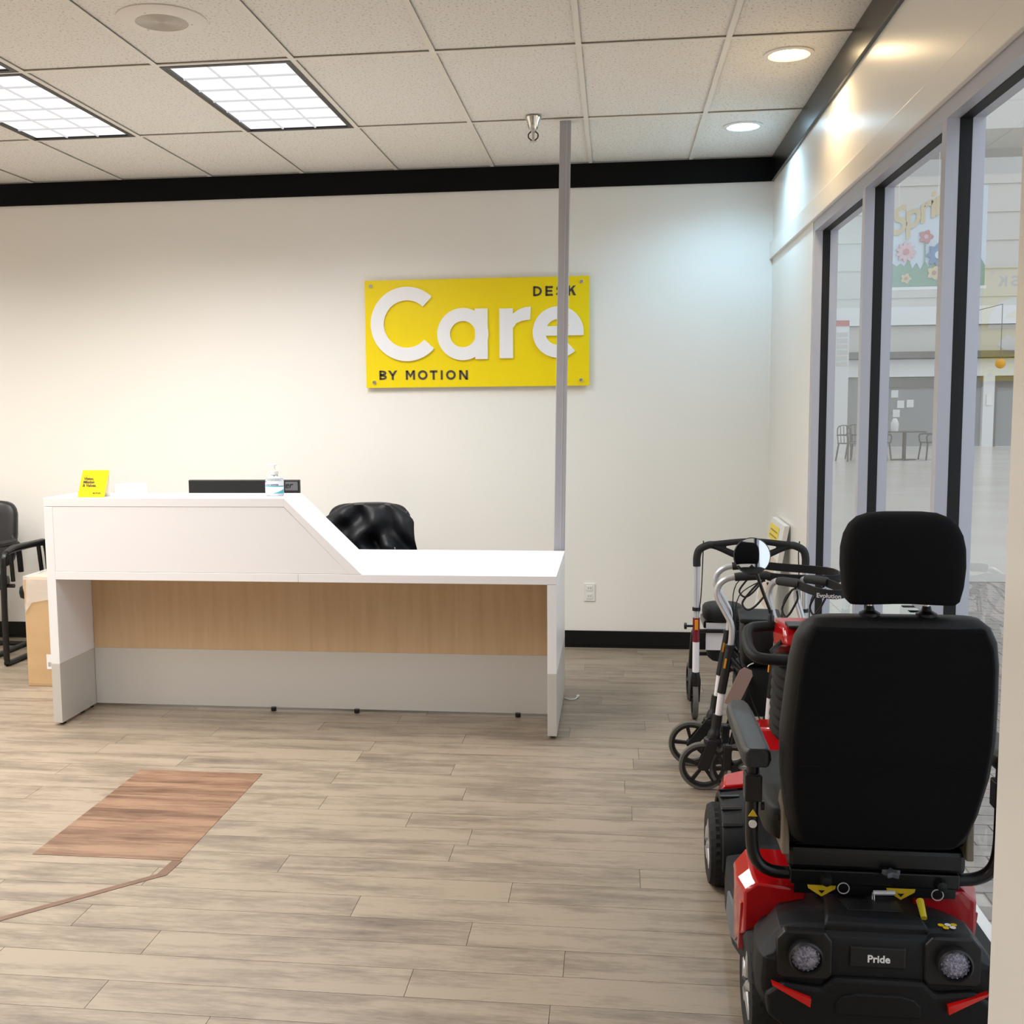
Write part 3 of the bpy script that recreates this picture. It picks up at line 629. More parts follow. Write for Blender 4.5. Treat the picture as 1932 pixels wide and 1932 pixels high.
text('lettering', 'Pride', .024, WHITE_LET, sc, (SX-.024,2.5255,.300), (1,0,0), (0,0,1), .0006, .0007, 1.0)
# central battery hump
hp = G().loft([[(SX-.118,2.552,.352),(SX+.118,2.552,.352),(SX+.115,2.552,.376),(SX-.115,2.552,.376)],[(SX-.115,2.575,.352),(SX+.115,2.575,.352),(SX+.108,2.575,.386),(SX-.108,2.575,.388)],[(SX-.105,2.705,.30),(SX+.105,2.705,.30),(SX+.088,2.705,.366),(SX-.088,2.705,.366)],[(SX-.10,2.86,.3),(SX+.10,2.86,.3),(SX+.085,2.86,.352),(SX-.085,2.86,.352)]]).build('battery_cover', SHELL, sc, 20, bevel=.006)
G().loft([[(SX-.050,2.618,.376),(SX+.075,2.618,.376),(SX+.075,2.618,.3825),(SX-.050,2.618,.3825)],[(SX-.056,2.698,.365),(SX+.080,2.698,.365),(SX+.080,2.698,.3725),(SX-.056,2.698,.3725)]]).build('cover_inset', BLACK_PL, hp, 0, bevel=.002)
G().tube([(SX+.118,2.60,.376),(SX+.121,2.65,.396)], [.007,.009], 8).build('release_lever', mat('yellow_lever', rgb(206,188,40), .5), sc)
for k, (dx, dy) in enumerate(((0,0),(.016,.004),(.008,-.012),(.024,-.008),(.03,.006))):
    G().lathe([(0,.0008),(.007,.0008),(.007,0)], (SX+.150+dx,2.580+dy,.3705-.03*dx), n=12).build('warning_dot', STICK_Y if k % 2 == 0 else WHITE_PL, sc)
# red side fairings
def fairing(s_):
    def X(a): return SX+s_*a
    r = [[(X(.276),2.735,.255),(X(.135),2.735,.305),(X(.125),2.735,.372),(X(.245),2.735,.385),(X(.276),2.735,.362)],
         [(X(.284),2.79,.22),(X(.14),2.79,.28),(X(.12),2.79,.392),(X(.255),2.79,.402),(X(.290),2.79,.372)],
         [(X(.282),2.90,.15),(X(.15),2.90,.20),(X(.12),2.90,.405),(X(.252),2.90,.408),(X(.286),2.90,.365)],
         [(X(.268),2.98,.14),(X(.16),2.98,.18),(X(.12),2.98,.37),(X(.232),2.98,.375),(X(.270),2.98,.325)]]
    if s_ > 0: r = [list(reversed(q)) for q in r]
    f = G().loft(r).build('red_fairing', RED, sc, 20, bevel=.006)
    G().prism([(2.742,.33),(2.78,.325),(2.80,.19),(2.785,.185)], 'x', min(X(.268),X(.284)), max(X(.268),X(.284))).build('red_trim', RED, f, 0, bevel=.003)
fairing(-1); fairing(1)
# front fenders and nose
def fender(cx, w0, w1, s_):
    rings = []
    for k in range(13):
        a = math.radians(-8+k*196/12); c_, q = math.cos(a), math.sin(a)
        ro, ri = .172, .150
        y, z = FW-c_*ro, .133+q*ro*1.0; y2, z2 = FW-c_*ri, .133+q*ri
        rings.append([(cx-w0,y,z-.006),(cx-w0+.012,y,z),(cx+w1,y,z+.012),(cx+w1,y2,z2),(cx-w0,y2,z2)])
    f = G().loft(rings).build('front_fender', SHELL, sc, 30, bevel=.004)
    for k in range(4):
        a = math.radians(40+k*19); ro = .174
        y, z = FW-math.cos(a)*ro, .133+math.sin(a)*ro
        G().obox((cx+.02,y,z+.003), (w0+w1-.035,.012,.007), rx=PI/2-a, ry=-.05).build('fender_rib', BLACK_PL, f, 0, bevel=.002)
    G().loft([[(cx-w0+.004,FW+.02,.302),(cx+w1,FW+.02,.318),(cx+w1,FW+.02,.332),(cx-w0+.02,FW+.02,.322)],[(cx-w0+.004,FW+.12,.262),(cx+w1,FW+.12,.285),(cx+w1,FW+.12,.345),(cx-w0+.03,FW+.12,.326)],[(cx-w0+.02,FW+.21,.20),(cx+w1,FW+.21,.21),(cx+w1,FW+.21,.30),(cx-w0+.04,FW+.21,.275)]]).build('red_fender_cap', RED, f, 20, bevel=.004)
fender(.352, .012, .085, -1)
fender(.808, .085, .012, 1)
G().loft([[(.44,3.66,.17),(.72,3.66,.17),(.70,3.66,.34),(.46,3.66,.34)],[(.43,3.80,.14),(.73,3.80,.14),(.68,3.80,.47),(.48,3.80,.47)],[(.44,3.95,.12),(.72,3.95,.12),(.66,3.95,.46),(.50,3.95,.46)],[(.48,4.03,.13),(.68,4.03,.13),(.63,4.03,.32),(.53,4.03,.32)]]).build('nose_shroud', RED, sc, 20, bevel=.012)
# tiller with rubber boot
bx = Vector((.575,3.84,.42)); tx_ = Vector((.565,3.68,.78)); ax = (tx_-bx)
N_ = 17; pts = [bx+ax*(k/(N_-1)*.86) for k in range(N_)]
G().tube(pts, [.066 if k % 2 else .056 for k in range(N_)], 18, sq=(1.15,.75)).build('tiller_boot', RUBBER, sc, 20)
G().tube([bx+ax*.84, bx+ax*1.02], [.05,.045], 14).build('tiller_column', BLACK_PL, sc)
con = G().loft([[(.52,3.67,.755),(.63,3.67,.755),(.63,3.72,.80),(.52,3.72,.80)],[(.505,3.58,.80),(.65,3.58,.80),(.65,3.64,.885),(.505,3.64,.885)],[(.525,3.49,.82),(.63,3.49,.82),(.63,3.53,.872),(.525,3.53,.872)]]).build('tiller_console', RED, sc, 20, bevel=.012)
G().box(.535,.62,3.50,3.575,.874,.884).build('console_face', BLACK_PL, con, 0, bevel=.004)
loop = smooth([(.415,3.53,.822),(.425,3.475,.798),(.46,3.455,.788),(.575,3.45,.786),(.69,3.455,.788),(.725,3.475,.798),(.735,3.53,.822),(.725,3.59,.848),(.69,3.615,.856),(.575,3.62,.858),(.46,3.615,.856),(.425,3.59,.848)], 6, True)
G().tube(loop, .0175, 12, closed=True).build('handle_loop', VINYL, sc)
for s_ in (-1,1):
    G().tube(smooth([(.575+s_*.03,3.55,.84),(.575+s_*.07,3.52,.815),(.575+s_*.09,3.50,.80)],4), [.012,.01,.008,.008,.008,.008,.008,.008,.007], 8).build('wig_wag_lever', BLACK_PL, sc)
ms = G().tube(smooth([(.497,3.612,.866),(.495,3.611,.905),(.470,3.60,.97),(.442,3.575,1.045)],5), .0055, 8).build('mirror_stalk', BLACK_MET, sc)
G().lathe([(.011,0),(.011,.03),(.007,.036),(.006,.05)], (.497,3.612,.862), n=12).build('stalk_clamp', BLACK_PL, ms)
MIR = mat('mirror_glass', (.80,.82,.83), .02, 1.)
mdir = Vector((.080,-.98,.120)).normalized(); mc = Vector((.428,3.56,1.092)); q = mdir.to_track_quat('Z','Y').to_matrix().to_4x4()
Mm = Matrix.Translation(mc) @ q
mh = G().lathe([(0,-.016),(.035,-.014),(.054,-.006),(.0585,.003),(.0565,.006),(.0555,.0045)], n=40).move(Mm).build('mirror_shell', BLACK_PL, sc)
G().lathe([(0,.0059),(.015,.0058),(.03,.0055),(.0445,.0050),(.0557,.0045)], n=40).move(Mm).build('mirror_glass', MIR, mh, 60)
# seat
SC_ = .632
def rr(hw, d, n=6, e=.45):                      # rounded rectangle ring
    out = []
    for k in range(4*n):
        a = 2*PI*k/(4*n); c_, s_ = math.cos(a), math.sin(a)
        out.append((math.copysign(abs(c_)**e, c_)*hw, math.copysign(abs(s_)**e, s_)*d/2))
    return out
def seat_ring(z, hw, d, yc, e=.45): return [(SC_+a, yc+b, z) for a, b in rr(hw, d, 8, e)]
zz = [(.500,.150,.05,2.735),(.505,.185,.085,2.732),(.525,.205,.105,2.727),(.60,.222,.125,2.705),(.70,.236,.135,2.680),(.80,.240,.135,2.657),(.90,.234,.130,2.635),(.98,.228,.125,2.618),(1.035,.219,.115,2.606),(1.068,.203,.095,2.599),(1.086,.180,.060,2.596),(1.091,.155,.03,2.595)]
bk = G().loft([seat_ring(*a) for a in zz]).build('backrest', VINYL, sc, 60)
def back_panel(z): 
    for i in range(len(zz)-1):
        if zz[i][0] <= z <= zz[i+1][0]:
            t = (z-zz[i][0])/(zz[i+1][0]-zz[i][0]); return [zz[i][k]+(zz[i+1][k]-zz[i][k])*t for k in range(4)]
rings = []
for k in range(13):
    z = .512+k*(1.070-.512)/12; _, hw, d, yc = back_panel(z); hw = min(hw*.92, hw-.014)
    y0 = yc-d/2
    n_ = 10; row = []
    for i in range(n_+1):
        a = -1+2*i/n_; row.append((SC_+a*hw, y0+.004*abs(a)**3-.006, z))
    for i in range(n_, -1, -1):
        a = -1+2*i/n_; row.append((SC_+a*hw, y0+.03, z))
    rings.append(row)
bp2 = G().loft(rings).build('back_cover', FABRIC, bk, 40, bevel=.008)
G().tube([(SC_-.205,2.588,.735),(SC_,2.586,.735),(SC_+.205,2.588,.735)], .0012, 6).build('cover_seam', FABRIC, bp2)
cu = G().ell((SC_-.005,2.965,.538), (.51,.50,.105), .32, .28, 32, 12).build('seat_cushion', VINYL, sc, 60)
G().box(SC_-.19,SC_+.19,2.74,3.15,.462,.492).build('seat_pan', BLACK_MET, sc, 0, bevel=.01)
for s_ in (-1,1):
    G().prism([(2.70,.475),(2.80,.475),(2.80,.56),(2.76,.62),(2.71,.60)], 'x', SC_+s_*.215-.009, SC_+s_*.215+.009).build('hinge_cover', TAN, sc, 0, bevel=.004)
    G().lathe([(0,-.004),(.014,-.004),(.014,.004),(0,.004)], (SC_+s_*.226,2.745,.555), 'x', 16).build('hinge_bolt', BLACK_PL, sc)
G().lathe([(.045,.30),(.045,.45),(.09,.465)], (SC_-.02,2.86,0), n=20).build('seat_post', BLACK_MET, sc)
# headrest
hz = [(1.118,.095,.04),(1.119,.114,.066),(1.128,.122,.085),(1.160,.129,.104),(1.205,.133,.112),(1.245,.132,.112),(1.275,.126,.106),(1.298,.115,.094),(1.314,.099,.076),(1.323,.076,.05),(1.3265,.045,.02)]
def hring(z, hw, d): return [(SC_+.010+a, 2.592+.06*(z-1.22)+b, z-(.006*(1-abs(a)/.13) if z < 1.125 else 0)*-1) for a, b in rr(hw, d, 9, .5)]
hd = G().loft([hring(*q) for q in hz]).build('headrest', FABRIC, sc, 70)
for s_ in (-1,1):
    x = SC_+.006+s_*.062
    p = G().tube([(x,2.598,1.06),(x,2.594,1.16)], .0058, 12).build('headrest_post', CHROME, sc)
    G().lathe([(.020,1.082),(.023,1.086),(.023,1.096),(.012,1.102),(.009,1.112)], (x,2.597,0), n=18).build('post_collar', BLACK_PL, p)
# arm rests
def armrest(s_, nm):
    x = SC_+s_*.292
    pad = G().loft([[(x+a*k1,y,.722+b) for a,b in ((-.036,.0),(-.030,-.016),(.030,-.016),(.036,.0),(.034,.020),(.024,.030),(-.024,.030),(-.034,.020))] for y,k1 in ((2.655,.75),(2.668,.95),(2.70,1.),(2.85,1.),(3.02,.95),(3.08,.88),(3.10,.65))]).build('arm_pad', ARM, sc, 50, bevel=.003)
    tb = smooth([(x,2.735,.70),(x,2.735,.62),(x,2.738,.50),(x-s_*.012,2.74,.445),(x-s_*.045,2.742,.418),(x-s_*.10,2.742,.412),(x-s_*.20,2.742,.412)],5)
    t_ = G().tube(tb, .0155, 12).build('arm_tube', BLACK_MET, sc)
    G().box(x-.021,x+.021,2.712,2.758,.60,.668).build('arm_hinge', BLACK_PL, t_, 0, bevel=.004)
    G().lathe([(0,-.006),(.012,-.004),(.012,.004),(0,.006)], (x+.024,2.735,.585), 'x', 14).build('hinge_knob', BLACK_PL, t_)
    G().prism([(x-.011,.562),(x+.011,.562),(x,.580)], 'y', 2.7185, 2.7205).build('warning_triangle', STICK_Y, t_, 0)
    G().lathe([(0,-.0012),(.010,-.0012),(.010,.001)], (x,2.7205,.542), 'y', 18).build('round_sticker', WHITE_PL, t_)
armrest(-1, 'l'); armrest(1, 'r')
G().box(SC_-.20,SC_+.20,2.722,2.762,.394,.430).build('arm_receiver', BLACK_MET, sc, 0, bevel=.003)
for dx in (-.115,.155):
    kb = G().lathe([(0,-.02),(.012,-.018),(.016,0)], (SC_+dx,2.722,.408), 'y', 8).build('clamp_knob', BLACK_PL, sc)
def star(c, r):
    P = []
    for k in range(10):
        a = 2*PI*k/10+.3; P.append((c[0]+(r if k % 2 == 0 else r*.5)*math.cos(a), c[1]+(r if k % 2 == 0 else r*.5)*math.sin(a)))
    return P
G().prism(star((SC_+.035,2.700), .024), 'z', .432, .446).build('star_knob', GREY_SKIRT, sc, 0, bevel=.003)
for dx, z in ((-.075,.405),(.145,.398)):
    G().ring([(.0125,-.001),(.0145,-.001),(.0145,.001),(.0125,.001)], (SC_+dx,2.708,z-.012), 'y', 24).build('pull_ring', BRIGHT, sc)
G().tube([(SC_-.005,2.705,.386),(SC_+.045,2.705,.388)], .006, 10).build('chrome_pin', BRIGHT, sc)
G().ring([(.0105,-.001),(.0125,-.001),(.0125,.001),(.0105,.001)], (SC_-.006,2.700,.376), 'x', 20).build('pull_ring', BRIGHT, sc)
for dx in (-.125,.062):
    c0 = SC_+dx
    st_ = G().prism([(c0-.034,.394),(c0+.034,.394),(c0+.032,.386),(c0,.366),(c0-.032,.386)], 'y', 2.7165, 2.7185).build('weight_sticker', STICK_Y, sc, 0)
    G().prism([(c0-.008,.382),(c0+.008,.382),(c0,.3735)], 'y', 2.7158, 2.7166).build('sticker_mark', BLACK_PL, st_, 0)
G().box(SC_-.205,SC_+.215,2.725,3.05,.43,.487).build('seat_base', BLACK_MET, sc, 0, bevel=.012)
G().box(SC_-.19,SC_+.19,2.7195,2.73,.372,.396).build('seat_skirt', BLACK_MET, sc, 0)
# hang tag on the handle
tg = thing('hang_tag', 'dusty pink paper hang tag dangling from the scooter handle loop', 'tag', (.40,3.43,.70))
G().tube(smooth([(.425,3.45,.775),(.412,3.44,.772),(.405,3.432,.768)],4), .0015, 6).build('string', WHITE_PL, tg)
Mt = Matrix.Translation((.382,3.43,.705)) @ Matrix.Rotation(.42,4,'Y') @ Matrix.Rotation(.15,4,'Z')
G().prism([(-.022,-.065),(.022,-.065),(.022,.048),(.012,.062),(-.012,.062),(-.022,.048)], 'y', -.0006, .0006).move(Mt).build('tag_paper', mat('dusty_pink_paper', rgb(178,146,134), .7), tg, 0)
# ---------------------------------------------------------------- rollators
SILVER = mat('silver_tube', rgb(205,206,210), .3, .55)
GRIP = mat('black_foam_grip', rgb(26,27,28), .7)
WEB = mat('black_webbing', rgb(17,17,19), .8, bump=(500,.3))
LABEL = mat('white_label', rgb(232,228,230), .5)
ORANGE = mat('amber_reflector', rgb(226,150,30), .35)
MAROON = mat('maroon_tube', rgb(120,14,34), .35)
GREYT = mat('grey_tyre', rgb(92,90,86), .8)
REFT = mat('reflective_tape', rgb(196,198,202), .4)
def wheel_meshes(r, w):
    tyre = G().ring([(r,-w*.35),(r,w*.35),(r*.97,w*.5),(r*.86,w*.5),(r*.84,w*.3),(r*.84,-w*.3),(r*.86,-w*.5),(r*.97,-w*.5)], (0,0,0), 'y', 36).mesh('tyre', GREYT)
    rim = G().ring([(r*.86,-w*.55),(r*.86,w*.55),(r*.74,w*.5),(r*.74,-w*.5)], (0,0,0), 'y', 36).mesh('rim', BLACK_PL)
    hub = G().lathe([(0,-w*.7),(r*.16,-w*.7),(r*.2,-w*.3),(r*.2,w*.3),(r*.16,w*.7),(0,w*.7)], (0,0,0), 'y', 18).mesh('hub', BLACK_PL)
    spk = G().loft([[(r*.12,-w*.3,-r*.06),(r*.12,w*.3,-r*.06),(r*.12,w*.3,r*.06),(r*.12,-w*.3,r*.06)],[(r*.78,-w*.35,-r*.075),(r*.78,w*.35,-r*.075),(r*.78,w*.35,r*.075),(r*.78,-w*.35,r*.075)]]).mesh('spoke', BLACK_PL)
    return tyre, rim, hub, spk
WMESH = wheel_meshes(.0985, .026)
def rwheel(parent, loc, rz=0., phase=0.):
    tyre, rim, hub, spk = WMESH
    o = place(tyre, 'wheel_tyre', parent); o.location = loc; o.rotation_euler = (0,0,rz); WM.pop(o, None)
    place(rim, 'wheel_rim', o); place(hub, 'wheel_hub', o)
    for k in range(5):
        s_ = place(spk, 'spoke', o); s_.rotation_euler = (0, 2*PI*k/5+phase, 0)
    return o
# folded rollator; local x = handle direction, local y = across
def rollator(name, label, loc, rz, width, extra=True, strap_len=.22, evo=False, caster=.0, xr=.36, gl=.315, caster2=-.048):
    t = thing(name, label, 'walker', loc, rz, 'folded rollators by the window')
    B = dict(local=True)
    hw = width/2
    for s_ in (-1,1):
        y = s_*hw; cdx = caster2 if s_ > 0 else caster
        post = smooth([(.055,y,.30),(.07,y,.43),(.094,y,.56),(.104,y,.64),(.100,y,.69),(.072,y,.745),(.045,y,.80),(.052,y,.845),(.085,y,.872),(.13,y,.880)], 5)
        G().tube(post, .0125, 12).build('handle_tube', SILVER, t, **B)
        G().tube([(.066,y,.405),(.098,y,.592)], .0172, 12).build('lower_sleeve', BLACK_PL, t, **B)
        G().lathe([(.019,.59),(.020,.596),(.019,.604)], (.098,y,0), n=14).build('sleeve_collar', BLACK_PL, t, **B)
        G().tube([(.0548,y,.30),(.0665,y,.405)], .0140, 12).build('tube_label', LABEL, t, **B)
        G().obox((.079,y-.017,.53), (.008,.004,.04), ry=.16).build('side_reflector', ORANGE, t, 0, **B)
        g_ = G().tube([(.112,y,.878),(.135,y,.881),(gl-.015,y,.888),(gl,y,.888)], [.0165,.0175,.0175,.012], 14).build('hand_grip', GRIP, t, **B)
        lv = smooth([(.23,y-.004,.868),(.20,y-.004,.852),(.150,y-.004,.79),(.145,y-.004,.765),(.165,y-.004,.748),(.195,y-.004,.765),(.235,y-.004,.815),(.245,y-.004,.835),(.238,y-.004,.86)], 5)
        G().tube(lv, .0042, 8).build('brake_lever', BLACK_MET, t, **B)
        G().tube(smooth([(.22,y,.868),(.13,y+.01,.80),(.12,y+.012,.66),(.16,y+.01,.45),(.28,y,.16)],5), .0025, 6).build('brake_cable', BLACK_PL, t, **B)
        # caster
        fk = G().tube(smooth([(.053,y,.315),(.045,y,.25),(.035,y,.215)],4), [.020]*5+[.026]*4, 12).build('caster_head', BLACK_PL, t, **B)
        for q in (-1,1):
            G().prism([(.02,.225),(.062,.218),(.020+cdx,.09),(-.016+cdx,.083),(-.026+cdx,.10)], 'y', y+q*.021-.004, y+q*.021+.004).build('fork_blade', BLACK_PL, fk, 0, bevel=.003, **B)
        G().ell((.035,y,.205), (.075,.055,.035), .7, .7, 16, 8).build('fork_crown', BLACK_PL, fk, **B)
        rwheel(t, (-.002+cdx, y, .0985), 0, .2+.5*s_)
        # rear leg, wheel
        G().tube([(.094,y,.56),(.17,y,.47),(xr-.03,y,.115)], .0115, 10).build('rear_leg', BLACK_MET, t, **B)
        G().box(xr-.045,xr-.01,y-.024,y+.024,.09,.19).build('rear_bracket', BLACK_PL, t, 0, bevel=.006, **B)
        rwheel(t, (xr, y, .0985), 0, .5)
    for z, x in ((.50,.10),(.24,.19)): G().tube([(x,-hw,z),(x+.02,0,z-.03),(x,hw,z)], .009, 8).build('fold_bar', BLACK_MET, t, **B)
    G().ell((.215,0,.60), (.15,width*.86,.19), .35, .35, 24, 10).build('seat_bag', VINYL, t, 60, **B)
    G().box(.135,.305,-hw*.8,hw*.8,.685,.705).build('seat_pad', VINYL, t, 0, bevel=.008, **B)
    G().ell((.20,0,.40), (.17,width*.8,.22), .4, .4, 20, 8).build('basket_bag', WEB, t, 60, **B)
    # back strap
    sp_ = smooth([(gl-.015,hw,.886),(gl+.05,hw*1.02,.888),(gl+strap_len*.85,hw*.75,.888),(gl+strap_len,0,.888),(gl+strap_len*.85,-hw*.75,.888),(gl+.05,-hw*1.02,.888),(gl-.015,-hw,.886)], 6)
    rings = []
    for i, p in enumerate(sp_):
        n_ = (sp_[min(i+1,len(sp_)-1)]-sp_[max(i-1,0)]).normalized(); s2 = Vector((-n_.y,n_.x,0))*.004; h_ = .017
        dz = -.02*math.sin(PI*i/(len(sp_)-1))
        rings.append([p+s2+Vector((0,0,h_+dz)), p-s2+Vector((0,0,h_+dz)), p-s2+Vector((0,0,-h_+dz)), p+s2+Vector((0,0,-h_+dz))])
    st_ = G().loft(rings).build('back_strap', WEB, t, 30, bevel=.002, **B)
    k0 = len(rings); sub = rings[int(k0*.70):int(k0*.90)]
    G().loft([[ (a+b)/2+(b-a)*.52+Vector((0,0,-.006)), (a+b)/2+(b-a)*.72+Vector((0,0,-.006)), (c+d)/2+(c-d)*.72+Vector((0,0,.014)), (c+d)/2+(c-d)*.52+Vector((0,0,.014)) ] for a,b,c,d in sub]).build('reflective_strip', REFT, st_, 0, **B)
    return t, sp_
rb, _ = rollator('rollator', 'folded silver rollator with S-curved tubes and two front casters beside the scooter fender', (.375,4.66,0), math.radians(-4), .30, caster=.0, xr=.12, gl=.25, strap_len=.28)

rc, csp = rollator('rollator', 'folded silver rollator with Evolution strap, behind the scooter tiller at the window', (.645,4.54,0), math.radians(-65), .125, caster=.06, caster2=.06, xr=.25, gl=.25, strap_len=.15)
i0 = int(len(csp)*.30)
Mc = WM[rc]; pa = Mc @ Vector((.52,-.055,.862))
text('lettering', 'Evolution', .023, LABEL, rc, (.735,4.170,.858), (.95,-.12,-.03), (0,0,1), .0006, .0005)
# upright rollator with padded back bar
ra = thing('rollator', 'tall rollator with padded black back bar and maroon post, nearest the back wall', 'walker', (.66,5.56,0), 0, 'folded rollators by the window')
AY = 5.50; AL, AR = .400, .915
for x, s_ in ((AL,1),(AR,-1)):
    up_ = G().tube([(x,AY,.42),(x,AY,.80),(x,AY+.0,.82)], .0135, 12).build('handle_post', SILVER, ra)
    G().tube(smooth([(x,AY,.775),(x,AY,.82),(x+s_*.012,AY,.857),(x+s_*.05,AY,.878),(x+s_*.075,AY,.881)],5), .0185, 12).build('corner_grip', GRIP, ra)
    G().tube([(x,AY,.555),(x,AY,.572)], .020, 12).build('height_collar', BLACK_PL, ra)
    G().tube([(x,AY,.40),(x,AY,.52)], .0172, 12).build('maroon_sleeve', MAROON, ra)
    G().tube([(x,AY,.245),(x,AY,.40)], .0165, 12).build('label_sleeve', LABEL, ra)
    G().box(x-.008,x+.008,AY-.0195,AY-.015,.462,.512).build('side_reflector', ORANGE, ra, 0, bevel=.002)
    G().tube([(x-s_*.05,AY,.478),(x,AY,.478)], .006, 8).build('clamp_screw', BLACK_PL, ra)
    G().lathe([(0,-.008),(.016,-.006),(.016,.006),(0,.008)], (x-s_*.052,AY,.478), 'x', 10).build('clamp_knob', BLACK_PL, ra)
    fk = G().tube([(x,AY,.25),(x,AY+.004,.205),(x,AY+.03,.16)], [.018,.026,.024], 12).build('caster_head', BLACK_PL, ra)
    for q in (-.021,.021): G().prism([(AY-.01,.20),(AY+.05,.19),(AY+.075,.085),(AY+.045,.085)], 'x', x+q-.004, x+q+.004).build('fork_blade', BLACK_PL, fk, 0, bevel=.002)
    rwheel(ra, (0,0,0)).location = (x-.66, AY+.055-5.56, .0985)
    ra.children[-1]
    G().tube(smooth([(x,AY,.44),(x-s_*.0,AY+.20,.40),(x,AY+.42,.12)],4), .0125, 10).build('rear_leg', BLACK_MET, ra)
    rwheel(ra, (0,0,0)).location = (x-.66, AY+.42-5.56, .0985)
    G().tube(smooth([(x+s_*.03,AY,.90),(x+s_*.03,AY+.02,.82),(x+s_*.02,AY+.01,.60),(x,AY+.1,.42)],5), .003, 6).build('brake_cable', BLACK_PL, ra)
for o in list(ra.children):
    if o.name.startswith('wheel_tyre'): o.rotation_euler = (0,0,PI/2)
# back bar: two flat padded arms that part around an opening and join
def bar(fz, y=AY):
    rings = []
    for k in range(25):
        u = k/24; x = AL+.06+(AR-AL-.12)*u; zc, h_ = fz(u)
        rings.append([(x,y-.012,zc-h_*.6),(x,y-.016,zc),(x,y-.012,zc+h_*.6),(x,y,zc+h_),(x,y+.012,zc+h_*.6),(x,y+.016,zc),(x,y+.012,zc-h_*.6),(x,y,zc-h_)])
    return G().loft(rings)
bump_ = lambda u: math.sin(PI*u)
bar(lambda u: (.880+.020*bump_(u)**1.3, .018-.004*bump_(u))).build('back_bar_upper', WEB, ra, 50)
bar(lambda u: (.877-.060*bump_(u)**1.6, .013+.006*math.sin(PI*u))).build('back_bar_lower', WEB, ra, 50)
for u0, u1 in ((0.,.20),(.80,1.)):
    rings = []
    for k in range(9):
        u = u0+(u1-u0)*k/8; x = AL+.06+(AR-AL-.12)*u; zt = .880+.020*bump_(u)**1.3; zb = .877-.060*bump_(u)**1.6
        rings.append([(x,AY-.012,zb),(x,AY-.012,zt),(x,AY+.012,zt),(x,AY+.012,zb)])
    G().loft(rings).build('back_bar_web', WEB, ra, 50)
G().ell((.535,AY+.10,.535), (.20,.22,.085), .45, .8, 28, 10).build('seat_pad', VINYL, ra, 60)
G().box(.44,.87,AY+.06,AY+.28,.455,.49).build('seat_frame', BLACK_MET, ra, 0, bevel=.006)
for z, y in ((.45,AY+.02),(.30,AY+.18)): G().tube([(AL,y,z),(AR,y,z)], .010, 8).build('cross_bar', BLACK_MET, ra)
G().ell((.66,AY+.17,.36), (.40,.20,.18), .4, .4, 24, 8).build('storage_bag', WEB, ra, 60)
pr = G().obox((.50,AY+.035,.42), (.10,.002,.14), rx=.1).build('paper_sheet', LABEL, ra, 0)

# ---------------------------------------------------------------- display board leaning in the corner
bd = thing('display_board', 'white boxed display board with yellow heading leaning on the window wall corner', 'board', (.88,6.45,0))
def lean(z): return .765+.155*z/.90          # x of the face at height z
BY0, BY1 = 6.22, 6.72
g = G().add([(lean(0),BY0,.003),(lean(0),BY1,.003),(lean(.9),BY1,.895),(lean(.9),BY0,.895),(lean(0)+.028,BY0,.003),(lean(0)+.028,BY1,.003),(lean(.9)+.028,BY1,.895),(lean(.9)+.028,BY0,.895)],
    [(0,1,2,3),(7,6,5,4),(0,4,5,1),(1,5,6,2),(2,6,7,3),(3,7,4,0)]).build('board_body', WHITE_PL, bd, 0, bevel=.002)
def patch(y0,y1,z0,z1,M,nm):
    e = .0012
    return G().add([(lean(z0)-e,y0,z0),(lean(z0)-e,y1,z0),(lean(z1)-e,y1,z1),(lean(z1)-e,y0,z1),(lean(z0)-.0002,y0,z0),(lean(z0)-.0002,y1,z0),(lean(z1)-.0002,y1,z1),(lean(z1)-.0002,y0,z1)],[(0,1,2,3),(7,6,5,4),(0,4,5,1),(1,5,6,2),(2,6,7,3),(3,7,4,0)]).build(nm, M, bd, 0)
patch(6.36,6.70,.78,.865,YELLOW,'heading_band'); patch(6.28,6.66,.42,.70,mat('warm_print', rgb(206,176,150), .5, noise=((9,9,9), rgb(236,228,216), .2)),'print_panel')
for k in range(2): patch(6.40,6.66,.80+.03*k,.808+.03*k,mat('olive_print', rgb(150,130,30), .5),'heading_line').location.x -= .001
# ---------------------------------------------------------------- office chair with a jacket behind the desk
JACKET = mat('black_nylon_jacket', rgb(14,17,23), .5, bump=(40,.15), spec=.35)
MESH_BK = mat('chair_fabric', rgb(28,28,30), .85)
oc = thing('office_chair', 'black office chair behind the desk with a dark jacket over it', 'chair', (-1.47,6.62,0))
def ob(q):
    return Vector((q.x*(1+.10*(-q.z/.25)), q.y+.05*(1-(q.x/.28)**2)*.6, q.z))
G().ell((-1.472,6.585,.725), (.545,.10,.51), .34, .42, 40, 20, ob).build('backrest', MESH_BK, oc, 60)
G().ell((-1.47,6.33,.48), (.50,.48,.10), .4, .4, 28, 10).build('seat', MESH_BK, oc, 60)
G().tube(smooth([(-1.47,6.62,.62),(-1.47,6.66,.50),(-1.47,6.55,.43),(-1.47,6.38,.43)],5), .022, 10).build('back_bar', BLACK_PL, oc)
G().lathe([(.03,.09),(.03,.25),(.02,.26),(.02,.44)], (-1.47,6.38,0), n=16).build('gas_lift', BLACK_MET, oc)
